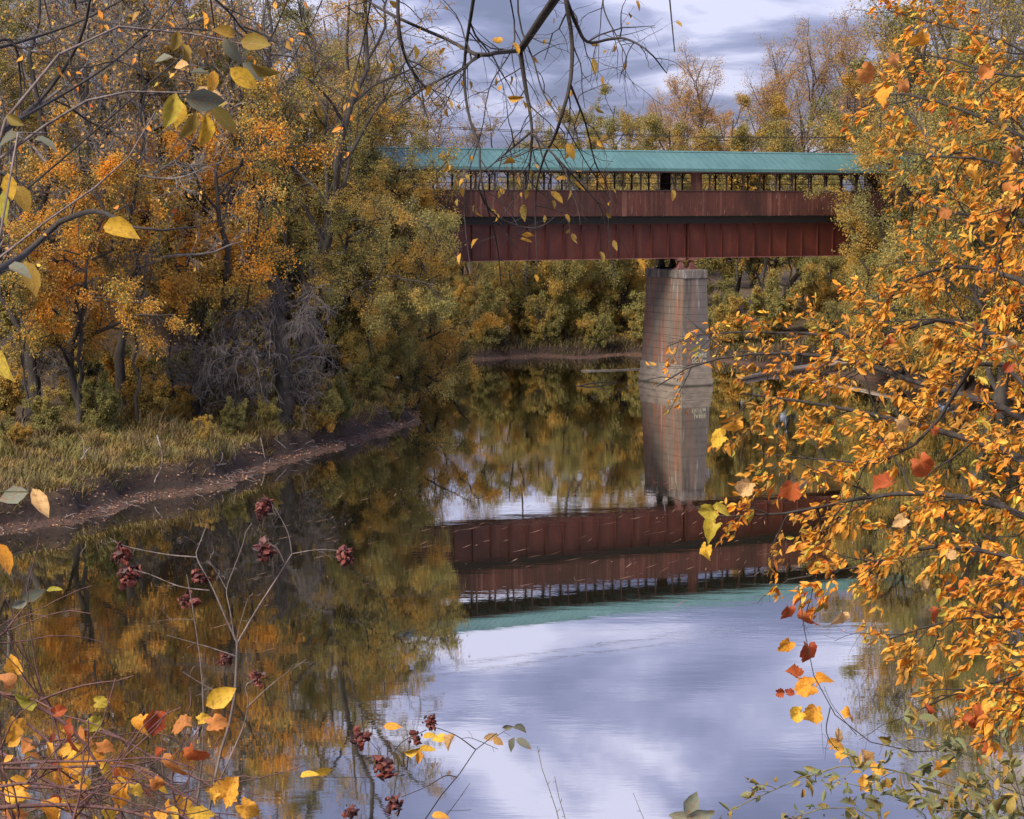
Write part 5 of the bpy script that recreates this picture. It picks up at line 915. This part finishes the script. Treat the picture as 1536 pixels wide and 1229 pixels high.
o, _ = fg_plant('dangling_vine', 'thin vine with rust leaves looping over the bright water at right', 'vine', r10, [([r10]+px_path([(1640, 1180, D10), (1540, 1075, D10), (1500, 1105, D10), (1440, 1125, D10), (1370, 1128, D10), (1310, 1115, D10), (1262, 1085, D10), (1237, 1040, D10), (1215, 1000, D10), (1206, 940, D10), (1198, 880, D10)]), .006, .0018), gst([(1245, 1062), (1240, 1100), (1262, 1130), (1300, 1150)], D10, .003, .0014), gst([(1285, 1103), (1250, 1060), (1236, 1030)], D10, .002, .001), gst([(1370, 1128), (1345, 1110), (1335, 1095)], D10, .0015, .001), gst([(1232, 1085), (1235, 1130)], D10, .001, .0006), gst([(1400, 1127), (1396, 1100), (1396, 1068)], D10, .0015, .0008), gst([(1440, 1125), (1425, 1080), (1415, 1000), (1400, 950)], D10, .002, .001)], 'twig_dark', 55, dict(k=2, L=.14, tr=(.3, 1), rmin=.0007))
single_leaves(o, r10, [(q_[0], q_[1], q_[2]*.8)+q_[3:] for q_ in [(1180, 968, 28, 'lf_orange', -130), (1212, 978, 40, 'lf_red', -90), (1212, 930, 38, 'lf_red', -80), (1182, 918, 28, 'lf_red', -100), (1190, 1012, 32, 'lf_red', 150), (1208, 1030, 44, 'lf_orange', 190), (1232, 1020, 30, 'lf_orange', 30), (1170, 1039, 18, 'lf_red', 0), (1185, 1041, 18, 'lf_red', 0), (1222, 1070, 40, 'lf_orange', -100), (1195, 1072, 30, 'lf_yellow', -150), (1272, 1072, 26, 'lf_orange', 0), (1255, 1118, 32, 'lf_orange', 10), (1258, 1105, 24, 'lf_tan', 60), (1262, 1132, 26, 'lf_orange', 60), (1296, 1138, 36, 'lf_tan', 100), (1318, 1155, 30, 'lf_orange', 20), (1296, 1175, 34, 'lf_orange', 80), (1413, 1153, 34, 'lf_orange', -80), (1425, 1142, 24, 'lf_yellow', 60), (1330, 1110, 20, 'lf_olive', 190), (1470, 1070, 34, 'lf_red', 80), (1462, 1085, 26, 'lf_red', -100), (1393, 1066, 20, 'lf_red', 80), (1451, 1076, 22, 'lf_red', 70), (1480, 1118, 22, 'lf_red', -60), (1472, 1140, 20, 'lf_red', 10)]], D10, 56, 'lobed')
r11 = ground_root(.28, 2.2)
o, _ = fg_plant('budded_weed', 'two thin budded weed stems rising from the bottom edge', 'weed', r11, [([r11]+px_path([(860, 1330, 2.6), (838, 1229, 2.6), (826, 1190, 2.6), (812, 1150, 2.6), (806, 1120, 2.6)]), .003, .001), ([r11]+px_path([(870, 1330, 2.6), (848, 1229, 2.6), (838, 1195, 2.6), (832, 1165, 2.6)]), .0028, .001), ([r11]+px_path([(1000, 1330, 2.6), (965, 1229, 2.6), (950, 1190, 2.6)]), .002, .0008)], 'twig_green', 66, dict(k=14, L=.022, tr=(.35, 1), ang=(30, 60), rmin=.0009))
r12 = ground_root(.75, 2.2)
o, _ = fg_plant('pale_leaved_weed', 'pale grey green leaf tips poking up at the bottom edge', 'weed', r12, [([r12]+px_path([(1040, 1330, 2.5), (1035, 1250, 2.5), (1030, 1215, 2.5)]), .004, .0015)], 'twig_green', 67)
single_leaves(o, r12, [(1036, 1206, 40, 'lf_sage', 65), (1050, 1222, 44, 'lf_sage', 10), (1020, 1226, 40, 'lf_sage', 170), (1064, 1221, 22, 'lf_olive', 10)], 2.5, 68)
